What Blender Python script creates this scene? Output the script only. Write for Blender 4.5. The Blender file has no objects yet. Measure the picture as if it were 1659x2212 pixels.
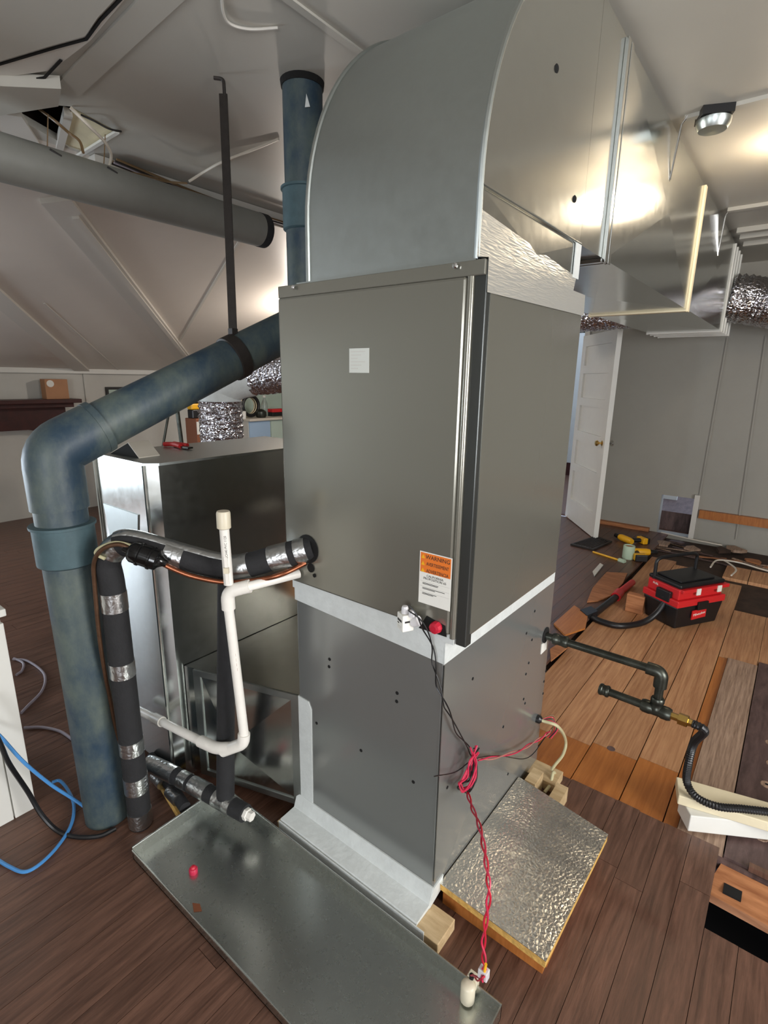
import bpy, bmesh, math, random
from mathutils import Vector, Matrix, Euler
random.seed(7)
S = bpy.context.scene
COL = S.collection
V = Vector

# ------------------------------------------------------------------ camera
W, H = 1659, 2212
CX, CY, F = 829.5, 1106.0, 1135.0
def ray_cam(u, v): return V(((u-CX)/F, -(v-CY)/F, -1.0))
_up = -ray_cam(760, 5550).normalized()
_e2 = ray_cam(1750, 826); _e2 = (_e2 - _up*_e2.dot(_up)).normalized()
_x = _e2.cross(_up)
R = Matrix((_x, _e2, _up))
C = V((0, 0, 1.5))
def ray(u, v): return R @ ray_cam(u, v)
def onplane(u, v, p, n):
    d = ray(u, v); n = V(n); return C + d*((V(p)-C).dot(n)/d.dot(n))
def onx(u, v, x): return onplane(u, v, (x, 0, 0), (1, 0, 0))
def ony(u, v, y): return onplane(u, v, (0, y, 0), (0, 1, 0))
def onz(u, v, z): return onplane(u, v, (0, 0, z), (0, 0, 1))
def onv(u, v, p, q):
    d = V((q[0]-p[0], q[1]-p[1], 0)); return onplane(u, v, (p[0], p[1], 0), (d.y, -d.x, 0))
cam_d = bpy.data.cameras.new('camera'); cam = bpy.data.objects.new('camera', cam_d); COL.objects.link(cam)
cam.matrix_world = Matrix.Translation(C) @ R.to_4x4()
cam_d.sensor_fit = 'VERTICAL'; cam_d.sensor_height = 24.0; cam_d.lens = 24.0*F/H
cam_d.clip_start = 0.02; S.camera = cam

# ------------------------------------------------------------------ world, big lights, exposure
ZC = 2.52                      # flat ceiling height
world = bpy.data.worlds.new('world'); S.world = world; world.use_nodes = True
bg = world.node_tree.nodes['Background']; bg.inputs[0].default_value = (.62, .76, 1.0, 1); bg.inputs[1].default_value = 1.6
def area(name, loc, rot, sx, sy, power, col):
    l = bpy.data.lights.new(name, 'AREA'); l.shape = 'RECTANGLE'; l.size = sx; l.size_y = sy; l.energy = power; l.color = col
    o = bpy.data.objects.new(name, l); COL.objects.link(o); o.location = loc; o.rotation_euler = rot; return o
# daylight of the left window; rear and right windows are unseen, added as fill
area('window_daylight_fill', (-6.24, -1.15, .88), (math.radians(90), 0, math.radians(-90)), 1.6, .95, 80, (.78, .89, 1.0))
area('window_daylight_fill', (1.05, -2.64, 1.35), (math.radians(90), 0, 0), 1.6, 1.4, 66, (.95, .97, 1.0))  # added behind the camera to fill camera-facing sides
area('window_daylight_fill', (2.94, 0.9, 1.45), (math.radians(90), 0, math.radians(90)), 1.6, 1.4, 92, (1.0, .98, .95))  # added on the right for more ambient light
vs = S.view_settings
vs.view_transform = 'Standard'; vs.look = 'None'; vs.exposure = 0.45; vs.gamma = 1.0; vs.use_curve_mapping = False

# ------------------------------------------------------------------ materials
def new_mat(name):
    m = bpy.data.materials.new(name); m.use_nodes = True
    nt = m.node_tree; b = nt.nodes['Principled BSDF']; return m, nt, b
def lin(c): return tuple(((x/255)/12.92 if x/255 <= .04045 else ((x/255+.055)/1.055)**2.4) for x in c)
def mat(name, rgb, rough=.5, metal=0., var=.0, scale=8., rvar=0., bump=0., bscale=None, stretch=(1, 1, 1), rgb2=None, spec=.5, trans=0., alpha=1., detail=4., lo=.35, hi=.65, rnd=0.):
    m, nt, b = new_mat(name); N = nt.nodes; L = nt.links
    c = lin(rgb)
    b.inputs['Base Color'].default_value = (*c, 1); b.inputs['Roughness'].default_value = rough
    b.inputs['Metallic'].default_value = metal; b.inputs['Specular IOR Level'].default_value = spec
    b.inputs['Transmission Weight'].default_value = trans; b.inputs['Alpha'].default_value = alpha
    if var or rgb2 or rvar or bump or rnd:
        g = N.new('ShaderNodeNewGeometry'); mp = N.new('ShaderNodeMapping'); mp.inputs['Scale'].default_value = stretch
        oi = N.new('ShaderNodeObjectInfo'); ad = N.new('ShaderNodeVectorMath'); ad.operation = 'ADD'
        mul = N.new('ShaderNodeMath'); mul.operation = 'MULTIPLY'; mul.inputs[1].default_value = 13.7 if rnd else 0.
        L.new(oi.outputs['Random'], mul.inputs[0]); L.new(g.outputs['Position'], ad.inputs[0]); L.new(mul.outputs[0], ad.inputs[1])
        L.new(ad.outputs[0], mp.inputs[0])
        n = N.new('ShaderNodeTexNoise'); n.inputs['Scale'].default_value = scale; n.inputs['Detail'].default_value = detail
        n.inputs['Roughness'].default_value = .68; n.inputs['Distortion'].default_value = .35 if rnd or stretch[0] > 3 else 0.
        L.new(mp.outputs[0], n.inputs['Vector'])
        if var or rgb2:
            r = N.new('ShaderNodeValToRGB'); r.color_ramp.elements[0].position = lo; r.color_ramp.elements[1].position = hi
            c2 = lin(rgb2) if rgb2 else tuple(min(1, x*(1+var)) for x in c)
            c1 = c if rgb2 else tuple(x*(1-var) for x in c)
            r.color_ramp.elements[0].color = (*c1, 1); r.color_ramp.elements[1].color = (*c2, 1)
            L.new(n.outputs['Fac'], r.inputs[0]); last = r.outputs[0]
            if rnd:
                hs = N.new('ShaderNodeHueSaturation'); mr = N.new('ShaderNodeMapRange')
                mr.inputs['To Min'].default_value = 1-rnd; mr.inputs['To Max'].default_value = 1+rnd
                L.new(oi.outputs['Random'], mr.inputs['Value']); L.new(mr.outputs[0], hs.inputs['Value']); L.new(last, hs.inputs['Color']); last = hs.outputs[0]
            L.new(last, b.inputs['Base Color'])
        if rvar:
            mr = N.new('ShaderNodeMapRange'); mr.inputs['From Min'].default_value = .3; mr.inputs['From Max'].default_value = .7
            mr.inputs['To Min'].default_value = max(.02, rough-rvar); mr.inputs['To Max'].default_value = min(1, rough+rvar)
            L.new(n.outputs['Fac'], mr.inputs['Value']); L.new(mr.outputs[0], b.inputs['Roughness'])
        if bump:
            n2 = n
            if bscale:
                n2 = N.new('ShaderNodeTexNoise'); n2.inputs['Scale'].default_value = bscale; n2.inputs['Detail'].default_value = 2. if bscale > 5 else 0.
                L.new(mp.outputs[0], n2.inputs['Vector'])
            bp = N.new('ShaderNodeBump'); bp.inputs['Strength'].default_value = bump; bp.inputs['Distance'].default_value = .02
            L.new(n2.outputs['Fac'], bp.inputs['Height']); L.new(bp.outputs[0], b.inputs['Normal'])
    return m
def foil_mat(name, rgb, rough, scale, stretch, strength, metal=1.):
    m, nt, b = new_mat(name); N = nt.nodes; L = nt.links
    b.inputs['Base Color'].default_value = (*lin(rgb), 1); b.inputs['Metallic'].default_value = metal; b.inputs['Roughness'].default_value = rough
    g = N.new('ShaderNodeNewGeometry'); mp = N.new('ShaderNodeMapping'); mp.inputs['Scale'].default_value = stretch
    vo = N.new('ShaderNodeTexVoronoi'); vo.inputs['Scale'].default_value = scale; vo.feature = 'DISTANCE_TO_EDGE'
    ns = N.new('ShaderNodeTexNoise'); ns.inputs['Scale'].default_value = scale*.6; ns.inputs['Detail'].default_value = 3
    ad = N.new('ShaderNodeMath'); ad.operation = 'ADD'
    L.new(g.outputs['Position'], mp.inputs[0]); L.new(mp.outputs[0], vo.inputs['Vector']); L.new(mp.outputs[0], ns.inputs['Vector'])
    L.new(vo.outputs[0], ad.inputs[0]); L.new(ns.outputs['Fac'], ad.inputs[1])
    bp = N.new('ShaderNodeBump'); bp.inputs['Strength'].default_value = strength; bp.inputs['Distance'].default_value = .02
    L.new(ad.outputs[0], bp.inputs['Height']); L.new(bp.outputs[0], b.inputs['Normal'])
    return m
def emis(name, rgb, st):
    m, nt, b = new_mat(name); b.inputs['Base Color'].default_value = (*lin(rgb), 1)
    b.inputs['Emission Color'].default_value = (*lin(rgb), 1); b.inputs['Emission Strength'].default_value = st; return m
M = {}
M['galv'] = mat('galvanized_steel', (208, 211, 208), .19, 1., var=.015, scale=30, rvar=.02, bump=.035, bscale=1.6)
M['galv_pan'] = mat('galvanized_pan_steel', (196, 200, 196), .27, 1., var=.008, scale=55, rvar=.008, bump=.03, bscale=2.5)
M['galv_dull'] = mat('galvanized_dull_steel', (180, 186, 184), .36, 1., var=.02, scale=40, rvar=.02, bump=.03, bscale=2.)
M['paint'] = mat('taupe_enamel_steel', (136, 134, 124), .20, .58, bump=.11, bscale=1.7, detail=0)
M['paint2'] = mat('grey_enamel_steel', (146, 148, 146), .20, .58, bump=.10, bscale=1.7, detail=0)
M['paint_dark'] = mat('dark_grey_edge', (78, 80, 78), .25, .6)
M['mastic'] = mat('pale_mastic_tape', (206, 210, 208), .55, 0, var=.05, scale=25, bump=.08, bscale=60)
M['foiltape'] = foil_mat('foil_tape', (236, 235, 228), .30, 75, (1, .22, 2.2), .12, .75)
M['foilboard'] = foil_mat('foil_faced_board', (234, 232, 224), .20, 70, (1.2, 1.2, 1.), .10, .9)
M['foilflex'] = foil_mat('foil_flex', (205, 203, 208), .15, 42, (1, 1, 1), .6)
M['foilband'] = foil_mat('foil_band', (196, 198, 198), .3, 55, (1, 1, 1), .12)
M['blue'] = mat('worn_blue_pipe', (38, 58, 74), .5, 0, rgb2=(88, 98, 92), scale=6, bump=.06, bscale=40, stretch=(1, 1, .6), detail=12, lo=.40, hi=.66)
M['bluerim'] = mat('worn_blue_coupling', (66, 88, 94), .6, 0, var=.15, scale=14, bump=.05, bscale=40)
M['foam'] = mat('black_foam', (30, 30, 32), .8, 0, var=.15, scale=30, bump=.1, bscale=120)
M['black'] = mat('black_plastic', (22, 22, 24), .4)
M['blackgloss'] = mat('black_gloss', (14, 14, 15), .15)
M['void'] = mat('black_and_gap_shade', (8, 7, 6), .9)  # flat black painted as shade in holes and gaps; some black parts too
M['rod'] = mat('dark_steel_rod', (52, 47, 44), .55, .3, var=.15, scale=40)
M['pvc'] = mat('white_pvc', (232, 228, 220), .35, 0, var=.03, scale=20)
M['pvccap'] = mat('ivory_pvc', (212, 203, 180), .4)
M['print'] = mat('dark_print', (40, 38, 36), .6)
M['printred'] = mat('faint_red_print', (170, 110, 100), .6)
M['copper'] = mat('copper', (150, 92, 66), .35, .9, var=.2, scale=30)
M['oldcopper'] = mat('tarnished_copper', (92, 66, 48), .45, .6, var=.2, scale=30)
M['greytube'] = mat('grey_tube', (128, 128, 122), .5, 0, var=.04, scale=8)
M['white'] = mat('white_paint', (222, 221, 214), .5, 0, var=.02, scale=5)
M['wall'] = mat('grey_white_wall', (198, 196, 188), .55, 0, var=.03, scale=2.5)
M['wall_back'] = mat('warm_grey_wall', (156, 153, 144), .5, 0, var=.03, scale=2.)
M['wall_green'] = mat('pale_green_wall', (182, 200, 188), .6)
M['ceil'] = mat('painted_ceiling', (180, 177, 168), .42, 0, var=.02, scale=2, bump=.02, bscale=1.2)
M['slope'] = mat('painted_slope', (214, 207, 198), .42, 0, var=.02, scale=2)
M['trim'] = mat('painted_trim', (206, 202, 194), .45)
M['darkfloor'] = mat('dark_stained_boards', (58, 38, 30), .40, 0, rgb2=(122, 88, 72), scale=12, stretch=(5, .4, 1), detail=12, bump=.04, bscale=30, rvar=.08, rnd=.10, lo=.25, hi=.75)
M['plank'] = mat('raw_orange_planks', (142, 90, 56), .55, 0, rgb2=(208, 160, 116), scale=9, stretch=(8, .35, 1), detail=12, bump=.05, bscale=14, rnd=.10, lo=.25, hi=.75)
M['plank_amber'] = mat('amber_planks', (146, 82, 34), .4, 0, rgb2=(190, 122, 62), scale=6, stretch=(8, .5, 1), detail=6, rnd=.05, lo=.25, hi=.75)
M['plank_grey'] = mat('weathered_grey_plank', (112, 88, 72), .65, 0, rgb2=(182, 154, 132), scale=9, stretch=(10, .5, 1), detail=12, bump=.08, lo=.3, hi=.7)
M['plank_dark'] = mat('dark_purple_plank', (62, 46, 44), .6, 0, rgb2=(104, 82, 78), scale=8, stretch=(4, .8, 1), detail=6, lo=.3, hi=.7)
M['slab'] = mat('dark_underfloor', (58, 42, 32), .9, 0, var=.3, scale=9)
M['lumber'] = mat('pale_lumber', (176, 148, 108), .6, 0, rgb2=(214, 190, 150), scale=7, stretch=(1, 6, 6), detail=6, lo=.3, hi=.7)
M['lumber_orange'] = mat('old_orange_joist', (140, 84, 48), .6, 0, rgb2=(190, 130, 86), scale=6, stretch=(1, 7, 7), detail=6, lo=.3, hi=.7)
M['fiber'] = mat('yellow_fiberglass', (206, 164, 88), .8, 0, var=.2, scale=60, bump=.2, bscale=90)
M['cream'] = mat('cream_board', (226, 214, 182), .6, 0, var=.03, scale=10)
M['red'] = mat('red_plastic', (205, 38, 42), .35)
M['crimson'] = mat('crimson_cap', (190, 28, 52), .4)
M['pinkred'] = mat('red_wire', (196, 40, 74), .4)
M['wireblack'] = mat('black_wire', (18, 18, 20), .4)
M['wirebrown'] = mat('brown_wire', (120, 96, 66), .5)
M['wirewhite'] = mat('white_wire', (214, 206, 192), .5)
M['wiregrey'] = mat('lavender_grey_wire', (150, 142, 152), .45)
M['cablebeige'] = mat('beige_cable', (196, 190, 152), .45)
M['bluecable'] = mat('blue_cable', (74, 142, 206), .4)
M['yellow'] = mat('yellow_plastic', (236, 176, 30), .4)
M['orange'] = mat('orange_label', (228, 118, 36), .5)
M['labelwhite'] = mat('white_label', (232, 230, 222), .5)
M['labelgrey'] = mat('silver_label', (206, 208, 200), .4)
M['iron'] = mat('blackened_pipe', (70, 72, 66), .35, .85, var=.35, scale=14)
M['brass'] = mat('brass', (214, 178, 104), .25, 1.)
M['chrome'] = mat('chrome', (220, 220, 220), .12, 1.)
M['mahogany'] = mat('dark_mahogany', (62, 26, 22), .4, 0, var=.25, scale=10)
M['cardboard'] = mat('cardboard', (176, 128, 92), .7, 0, var=.04, scale=10)
M['palegreen'] = mat('pale_green_tape', (176, 196, 172), .5)
M['bluecab'] = mat('pale_blue_cabinet', (160, 186, 212), .5)
M['brownbox'] = mat('brown_case', (132, 78, 50), .6)
M['graypaper'] = mat('grey_paper', (206, 198, 184), .6)
M['clearplastic'] = mat('clear_plastic', (225, 232, 230), .1, 0, trans=.85)
M['frosted'] = mat('frosted_plastic', (236, 234, 236), .25, 0, trans=.25)
M['insul'] = mat('cream_insulation', (232, 222, 188), .7, 0, var=.04, scale=12)
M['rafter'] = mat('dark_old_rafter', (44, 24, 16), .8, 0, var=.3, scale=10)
M['bulb'] = emis('lit_bulb', (255, 214, 150), 40)
M['glass'] = mat('window_glass', (240, 246, 250), .05, 0, trans=1.)

# ------------------------------------------------------------------ mesh helpers
def smooth_path(pts, res=6, closed=False):
    P = [V(p) for p in pts]
    if len(P) < 3 or res <= 1: return P
    out = []
    for i in range(len(P)-1):
        p0 = P[i-1] if i > 0 else P[0]*2-P[1]; p1 = P[i]; p2 = P[i+1]; p3 = P[i+2] if i+2 < len(P) else P[-1]*2-P[-2]
        for k in range(res):
            t = k/res
            out.append(.5*((2*p1)+(p2-p0)*t+(2*p0-5*p1+4*p2-p3)*t*t+(3*p1-p0-3*p2+p3)*t**3))
    out.append(P[-1]); return out
def round_corners(pts, r, n=6):
    """polyline with filleted corners"""
    P = [V(p) for p in pts]; out = [P[0]]
    for i in range(1, len(P)-1):
        a = (P[i-1]-P[i]); b = (P[i+1]-P[i]); d = min(r, a.length*.48, b.length*.48)
        s = P[i]+a.normalized()*d; e = P[i]+b.normalized()*d
        for k in range(n+1):
            t = k/n; out.append((1-t)**2*s+2*t*(1-t)*P[i]+t*t*e)
    out.append(P[-1]); return out
def sub_path(path, a, b, step=.01):
    """part of a polyline between arc lengths a and b"""
    out = []; s = 0
    for i in range(len(path)-1):
        p, q = path[i], path[i+1]; l = (q-p).length
        if l < 1e-9: continue
        if s+l >= a and s <= b:
            t0 = max(0, (a-s)/l); t1 = min(1, (b-s)/l)
            if not out: out.append(p.lerp(q, t0))
            out.append(p.lerp(q, t1))
        s += l
    return out
def path_len(path): return sum((path[i+1]-path[i]).length for i in range(len(path)-1))
class MB:
    def __init__(s): s.v = []; s.f = []
    def add(s, vs, fs):
        o = len(s.v); s.v += [V(x) for x in vs]; s.f += [tuple(i+o for i in f) for f in fs]; return s
    def box(s, a, b, m=None):
        (x0, y0, z0), (x1, y1, z1) = a, b
        vs = [V(p) for p in ((x0, y0, z0), (x1, y0, z0), (x1, y1, z0), (x0, y1, z0), (x0, y0, z1), (x1, y0, z1), (x1, y1, z1), (x0, y1, z1))]
        if m: vs = [m @ p for p in vs]
        return s.add(vs, [(0, 3, 2, 1), (4, 5, 6, 7), (0, 1, 5, 4), (1, 2, 6, 5), (2, 3, 7, 6), (3, 0, 4, 7)])
    def prism(s, poly, ext):
        """polygon (3D points) pushed along ext"""
        n = len(poly); P = [V(p) for p in poly]; e = V(ext)
        return s.add(P+[p+e for p in P], [tuple(range(n))[::-1], tuple(range(n, 2*n))]+[(i, (i+1) % n, n+(i+1) % n, n+i) for i in range(n)])
    def tube(s, path, r, n=12, caps=True):
        P = [V(p) for p in path]; Q = [P[0]]
        for p in P[1:]:
            if (p-Q[-1]).length > 1e-6: Q.append(p)
        P = Q; k = len(P)
        T = [(P[min(i+1, k-1)]-P[max(i-1, 0)]).normalized() for i in range(k)]
        up = V((0, 0, 1)) if abs(T[0].z) < .9 else V((1, 0, 0))
        nrm = T[0].cross(up).normalized(); vs = []
        for i in range(k):
            nrm = (nrm-T[i]*nrm.dot(T[i])).normalized(); bn = T[i].cross(nrm)
            for j in range(n):
                rr = r(i/(k-1), j, i) if callable(r) else r
                a = 2*math.pi*j/n; vs.append(P[i]+(nrm*math.cos(a)+bn*math.sin(a))*rr)
        fs = [(i*n+j, i*n+(j+1) % n, (i+1)*n+(j+1) % n, (i+1)*n+j) for i in range(k-1) for j in range(n)]
        if caps: fs += [tuple(range(n))[::-1], tuple(range((k-1)*n, k*n))]
        return s.add(vs, fs)
    def cyl(s, a, b, r, n=16, r2=None):
        r2 = r if r2 is None else r2
        return s.tube([a, b], lambda t, j, i: r+(r2-r)*t, n)
    def lathe(s, prof, m, n=20):
        vs = []; k = len(prof)
        for (rr, z) in prof:
            for j in range(n):
                a = 2*math.pi*j/n; vs.append(m @ V((rr*math.cos(a), rr*math.sin(a), z)))
        fs = [(i*n+j, i*n+(j+1) % n, (i+1)*n+(j+1) % n, (i+1)*n+j) for i in range(k-1) for j in range(n)]
        fs += [tuple(range(n))[::-1], tuple(range((k-1)*n, k*n))]
        return s.add(vs, fs)
    def build(s, name, m, parent=None, smooth=False, bevel=0., seg=2):
        bm = bmesh.new(); vv = [bm.verts.new(p) for p in s.v]
        for f in s.f:
            try: bm.faces.new([vv[i] for i in f])
            except ValueError: pass
        bmesh.ops.recalc_face_normals(bm, faces=bm.faces)
        if bevel: bmesh.ops.bevel(bm, geom=list(bm.edges), offset=bevel, segments=seg, affect='EDGES', profile=.5)
        me = bpy.data.meshes.new(name); bm.to_mesh(me); bm.free()
        if smooth:
            for p in me.polygons: p.use_smooth = True
            if hasattr(me, 'set_sharp_from_angle'): me.set_sharp_from_angle(angle=math.radians(42))
        o = bpy.data.objects.new(name, me); COL.objects.link(o); me.materials.append(M[m] if isinstance(m, str) else m)
        if parent:
            o.parent = parent; o.matrix_parent_inverse = PI.get(parent.name, Matrix())
        return o
PI = {}
def thing(name, label, cat, loc=(0, 0, 0), group=None):
    o = bpy.data.objects.new(name, None); COL.objects.link(o); o.location = loc; o.empty_display_size = .05
    o['label'] = label; o['category'] = cat
    if group: o['group'] = group
    PI[o.name] = Matrix.Translation(-V(loc)); return o
def tag(o, label, cat, group=None):
    o['label'] = label; o['category'] = cat
    if group: o['group'] = group
    return o
def struct(o, label=None):
    o['kind'] = 'structure'
    if label: o['label'] = label
    return o
def bx(name, a, b, m, parent=None, bevel=0., mtx=None): return MB().box(a, b, mtx).build(name, m, parent, bevel=bevel)
def basis(o, x, y):
    x = V(x).normalized(); y = V(y); y = (y-x*y.dot(x)).normalized(); z = x.cross(y)
    m = Matrix((x, y, z)).transposed().to_4x4(); m.translation = V(o); return m
def text(name, s, size, m, mtx, parent, align='CENTER', ext=.0003, sx=1.):
    cu = bpy.data.curves.new('t', 'FONT'); cu.body = s; cu.size = size; cu.align_x = align; cu.align_y = 'CENTER'; cu.extrude = ext; cu.resolution_u = 2
    t = bpy.data.objects.new('t', cu); COL.objects.link(t); dg = bpy.context.evaluated_depsgraph_get(); dg.update()
    me = bpy.data.meshes.new_from_object(t.evaluated_get(dg)); bpy.data.objects.remove(t); bpy.data.curves.remove(cu)
    me.transform(mtx @ Matrix.Diagonal((sx, 1, 1, 1))); me.name = name
    me.materials.clear(); me.materials.append(M[m])
    o = bpy.data.objects.new(name, me); COL.objects.link(o)
    if parent: o.parent = parent; o.matrix_parent_inverse = PI.get(parent.name, Matrix())
    return o
UNIT = {}
def unit_box(name, a, b, m, parent):
    """alike pieces share one unit mesh"""
    if m not in UNIT:
        o = MB().box((-.5, -.5, -.5), (.5, .5, .5)).build(name, m); UNIT[m] = o.data; bpy.data.objects.remove(o)
    o = bpy.data.objects.new(name, UNIT[m]); COL.objects.link(o)
    a, b = V(a), V(b); o.location = (a+b)/2; o.scale = b-a
    if parent: o.parent = parent; o.matrix_parent_inverse = PI.get(parent.name, Matrix())
    return o
def xz(o): return basis(o, (1, 0, 0), (0, 0, 1))      # a frame lying on a face that looks to -Y
def yz(o): return basis(o, (0, 1, 0), (0, 0, 1))      # a frame lying on a face that looks to +X

# ================================================================== STRUCTURE
XL, YB, XR, YF = -6.3, 5.85, 3.0, -2.7
# ---- floor
fl = MB()
HX0, HX1, HY0, HY1 = .01, .62, 1.49, 1.80          # torn opening in the floor
for a, b in (((XL, YF, -.07), (HX0, YB, -.046)), ((HX1, YF, -.07), (XR, YB, -.046)), ((HX0, YF, -.07), (HX1, HY0, -.046)), ((HX0, HY1, -.07), (HX1, YB, -.046))): fl.box(a, b)
floor = struct(fl.build('floor', 'slab'))
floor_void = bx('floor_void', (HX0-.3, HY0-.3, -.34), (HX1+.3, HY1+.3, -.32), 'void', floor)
# dark strip boards, laid along Y
PX0, PY0, PY1 = -.86, 1.82, 5.02                    # bared planks start here
bw = .082; x = XL+.005; far = MB(); cnt = 0
def board(x0, x1, y0, y1):
    global cnt
    if y1-y0 < .02: return
    if x1 < -2.75 or y1 < -.4 or x0 > .75:
        far.box((x0+.0007, y0+.0007, -.02), (x1-.0007, y1-.0007, 0))
    else:
        unit_box('floor_board', (x0+.0007, y0+.0007, -.02), (x1-.0007, y1-.0007, random.uniform(-.0006, 0)), 'darkfloor', floor); cnt += 1
while x < XR:
    x1 = min(x+bw, XR); y = YF+.005; spans = []
    y += random.uniform(-1.5, 0)
    while y < YB-.005:
        y2 = min(y+random.uniform(1.6, 3.4), YB-.005)
        spans.append((max(y, YF+.005), y2)); y = y2
    for (ya, yb) in spans:
        segs = [(ya, yb)]
        if x1 > PX0+.02:                             # bared area
            lim = PY0 + random.uniform(-.004, .004)
            segs = [(ya, min(yb, lim))]
        if x1 > HX0+.01 and x < HX1:                 # torn opening
            ns = []
            for (p, q) in segs:
                ns += [(p, min(q, HY0+random.uniform(-.006, .006))), (max(p, HY1), q)]
            segs = ns
        for (p, q) in segs: board(x, x1, p, q)
    x += bw
fo = far.build('far_floor_boards', 'darkfloor', floor); fo['kind'] = 'stuff'
# raw planks bared beyond the dark boards
seams = [-.86, -.66, -.485, -.305, -.155]
for i in range(4):
    g = .002
    unit_box('floor_plank', (seams[i]+g, 2.06+.03*i, -.046), (seams[i+1]-g, PY1-.1*i, -.02), 'plank', floor)
    unit_box('floor_plank', (seams[i]+g, PY0-.01, -.046), (seams[i+1]-g, 2.058+.03*i, -.0205), 'plank_amber', floor)
unit_box('floor_plank', (-.153, PY0-.01, -.046), (-.11, 3.34, -.021), 'plank_amber', floor)
unit_box('floor_plank', (-.153, 3.35, -.046), (.028, 4.15, -.02), 'plank', floor)
unit_box('floor_plank', (.03, 3.42, -.046), (.21, 4.15, -.02), 'plank', floor)
unit_box('floor_plank', (.215, 3.42, -.046), (.40, 4.9, -.02), 'plank', floor)
for a_, b_ in ((-.30, -.13), (-.125, .05), (.055, .21)): unit_box('floor_plank', (a_, 4.86, -.046), (b_, 5.2, -.02), 'plank', floor)
bx('floor_joist', (-.13, 4.42, -.12), (.4, 4.52, -.05), 'lumber_orange', floor)
for k in range(16):
    xx = -.95+.085*k; yy = random.uniform(5.15, 5.7); ll = random.uniform(.12, .3)
    bx('lath_strip', (-ll, -.012, 0), (ll, .012, .006), random.choice(['plank_grey', 'plank_dark', 'lumber_orange']), floor, mtx=Matrix.Translation((xx, yy, -.044+.0012*k)) @ Matrix.Rotation(random.uniform(-.5, .5), 4, 'Z'))
unit_box('floor_plank', (-.108, PY0-.01, -.046), (.03, 3.34, -.012), 'plank_grey', floor)
dk = unit_box('floor_plank', (.034, PY0-.01, -.046), (.30, 3.40, -.014), 'plank_dark', floor)
unit_box('floor_plank', (.305, PY0-.01, -.046), (.60, 3.40, -.014), 'plank_dark', floor)
for k in range(9):                                   # nail plates left in the dark plank
    y = 1.98+.155*k
    MB().lathe([(.022, -.014), (.020, -.0125)], Matrix.Translation((.125+.01*(k % 2), y, 0)), 10).build('nail_mark', 'plank_grey', floor)
    MB().lathe([(.006, -.0125), (.006, -.0118)], Matrix.Translation((.125+.01*(k % 2), y, 0)), 8).build('nail_hole', 'void', floor)
kn = onz(1320, 1617, -.02); MB().lathe([(.017, -.0202), (.016, -.0192)], Matrix.Translation((kn.x, kn.y, 0)), 14).build('wood_knot', 'plank_dark', floor)
# joist inside the torn opening
jo = MB(); jo.prism([(.0, 1.665, -.05), (.62, 1.645, -.05), (.62, 1.78, -.03), (.03, 1.79, -.03)], (0, 0, -.028)); jo.build('floor_joist', 'lumber_orange', floor)
nt_ = onz(1582, 1928, -.042); bx('joist_notch', (nt_.x-.024, nt_.y-.018, -.07), (nt_.x+.024, nt_.y+.020, -.0385), 'void', floor)
bx('floor_crosspiece', (-.02, 1.79, -.12), (.62, 1.83, -.022), 'plank_dark', floor)

# ---- walls
wl = MB()
for a, b in (((XL-.12, YF, -.1), (XL, -2.0, 1.56)), ((XL-.12, -.3, -.1), (XL, 4.42, 1.56)), ((XL-.12, -2.0, -.1), (XL, -.3, .36)), ((XL-.12, -2.0, 1.40), (XL, -.3, 1.56))): wl.box(a, b)
struct(wl.build('wall_left', 'wall'))
struct(MB().box((XL-.12, 4.42, -.1), (XL, YB, 1.56)).build('wall_left_green', 'wall_green'))
wb = MB()
DX0, DX1 = -2.78, -1.93                               # doorway
NX0, NX1, NZ0, NZ1 = -.995, -.655, .0, .395            # torn opening low in the back wall
wb.box((XL, YB, -.1), (DX0, YB+.12, ZC)); wb.box((DX0, YB, 2.0), (DX1, YB+.12, ZC)); wb.box((DX1, YB, -.1), (NX0, YB+.12, ZC))
wb.box((NX0, YB, NZ1), (NX1, YB+.12, ZC)); wb.box((NX0, YB, -.1), (NX1, YB+.12, NZ0)); wb.box((NX1, YB, -.1), (XR, YB+.12, ZC))
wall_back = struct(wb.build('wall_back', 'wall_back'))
wr = MB()
wr.box((XR, YF, -.1), (XR+.12, .05, ZC)); wr.box((XR, 1.75, -.1), (XR+.12, YB, ZC)); wr.box((XR, .05, -.1), (XR+.12, 1.75, .7)); wr.box((XR, .05, 2.2), (XR+.12, 1.75, ZC))
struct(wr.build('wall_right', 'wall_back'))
wf = MB(); cuts = [(XL, .2), (1.9, XR)]
for a, b in cuts: wf.box((a, YF-.12, -.1), (b, YF, ZC))
for a, b in ((.2, 1.9),): wf.box((a, YF-.12, -.1), (b, YF, .6)); wf.box((a, YF-.12, 2.1), (b, YF, ZC))
struct(wf.build('wall_front', 'wall'))
def window(name, a, b, axis):
    (u0, z0), (u1, z1) = a, b; fr = MB(); gl = MB()
    def bb(mb, p0, p1, q0, q1, d0, d1):
        if axis == 'y': mb.box((p0, YF-d1, q0), (p1, YF-d0, q1))
        elif axis == 'x': mb.box((XR+d0, p0, q0), (XR+d1, p1, q1))
        else: mb.box((XL-d1, p0, q0), (XL-d0, p1, q1))
    t = .06
    for (p0, p1, q0, q1) in ((u0, u0+t, z0, z1), (u1-t, u1, z0, z1), (u0+t, u1-t, z0, z0+t), (u0+t, u1-t, z1-t, z1), (u0+t, u1-t, (z0+z1)/2-.02, (z0+z1)/2+.02)): bb(fr, p0, p1, q0, q1, .02, .1)
    o = struct(fr.build(name, 'white')); bb(gl, u0+t, u1-t, z0+t, (z0+z1)/2-.02, .055, .06); gl.build('pane', 'glass', o)
    g2 = MB(); bb(g2, u0+t, u1-t, (z0+z1)/2+.02, z1-t, .055, .06); g2.build('pane', 'glass', o)
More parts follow.
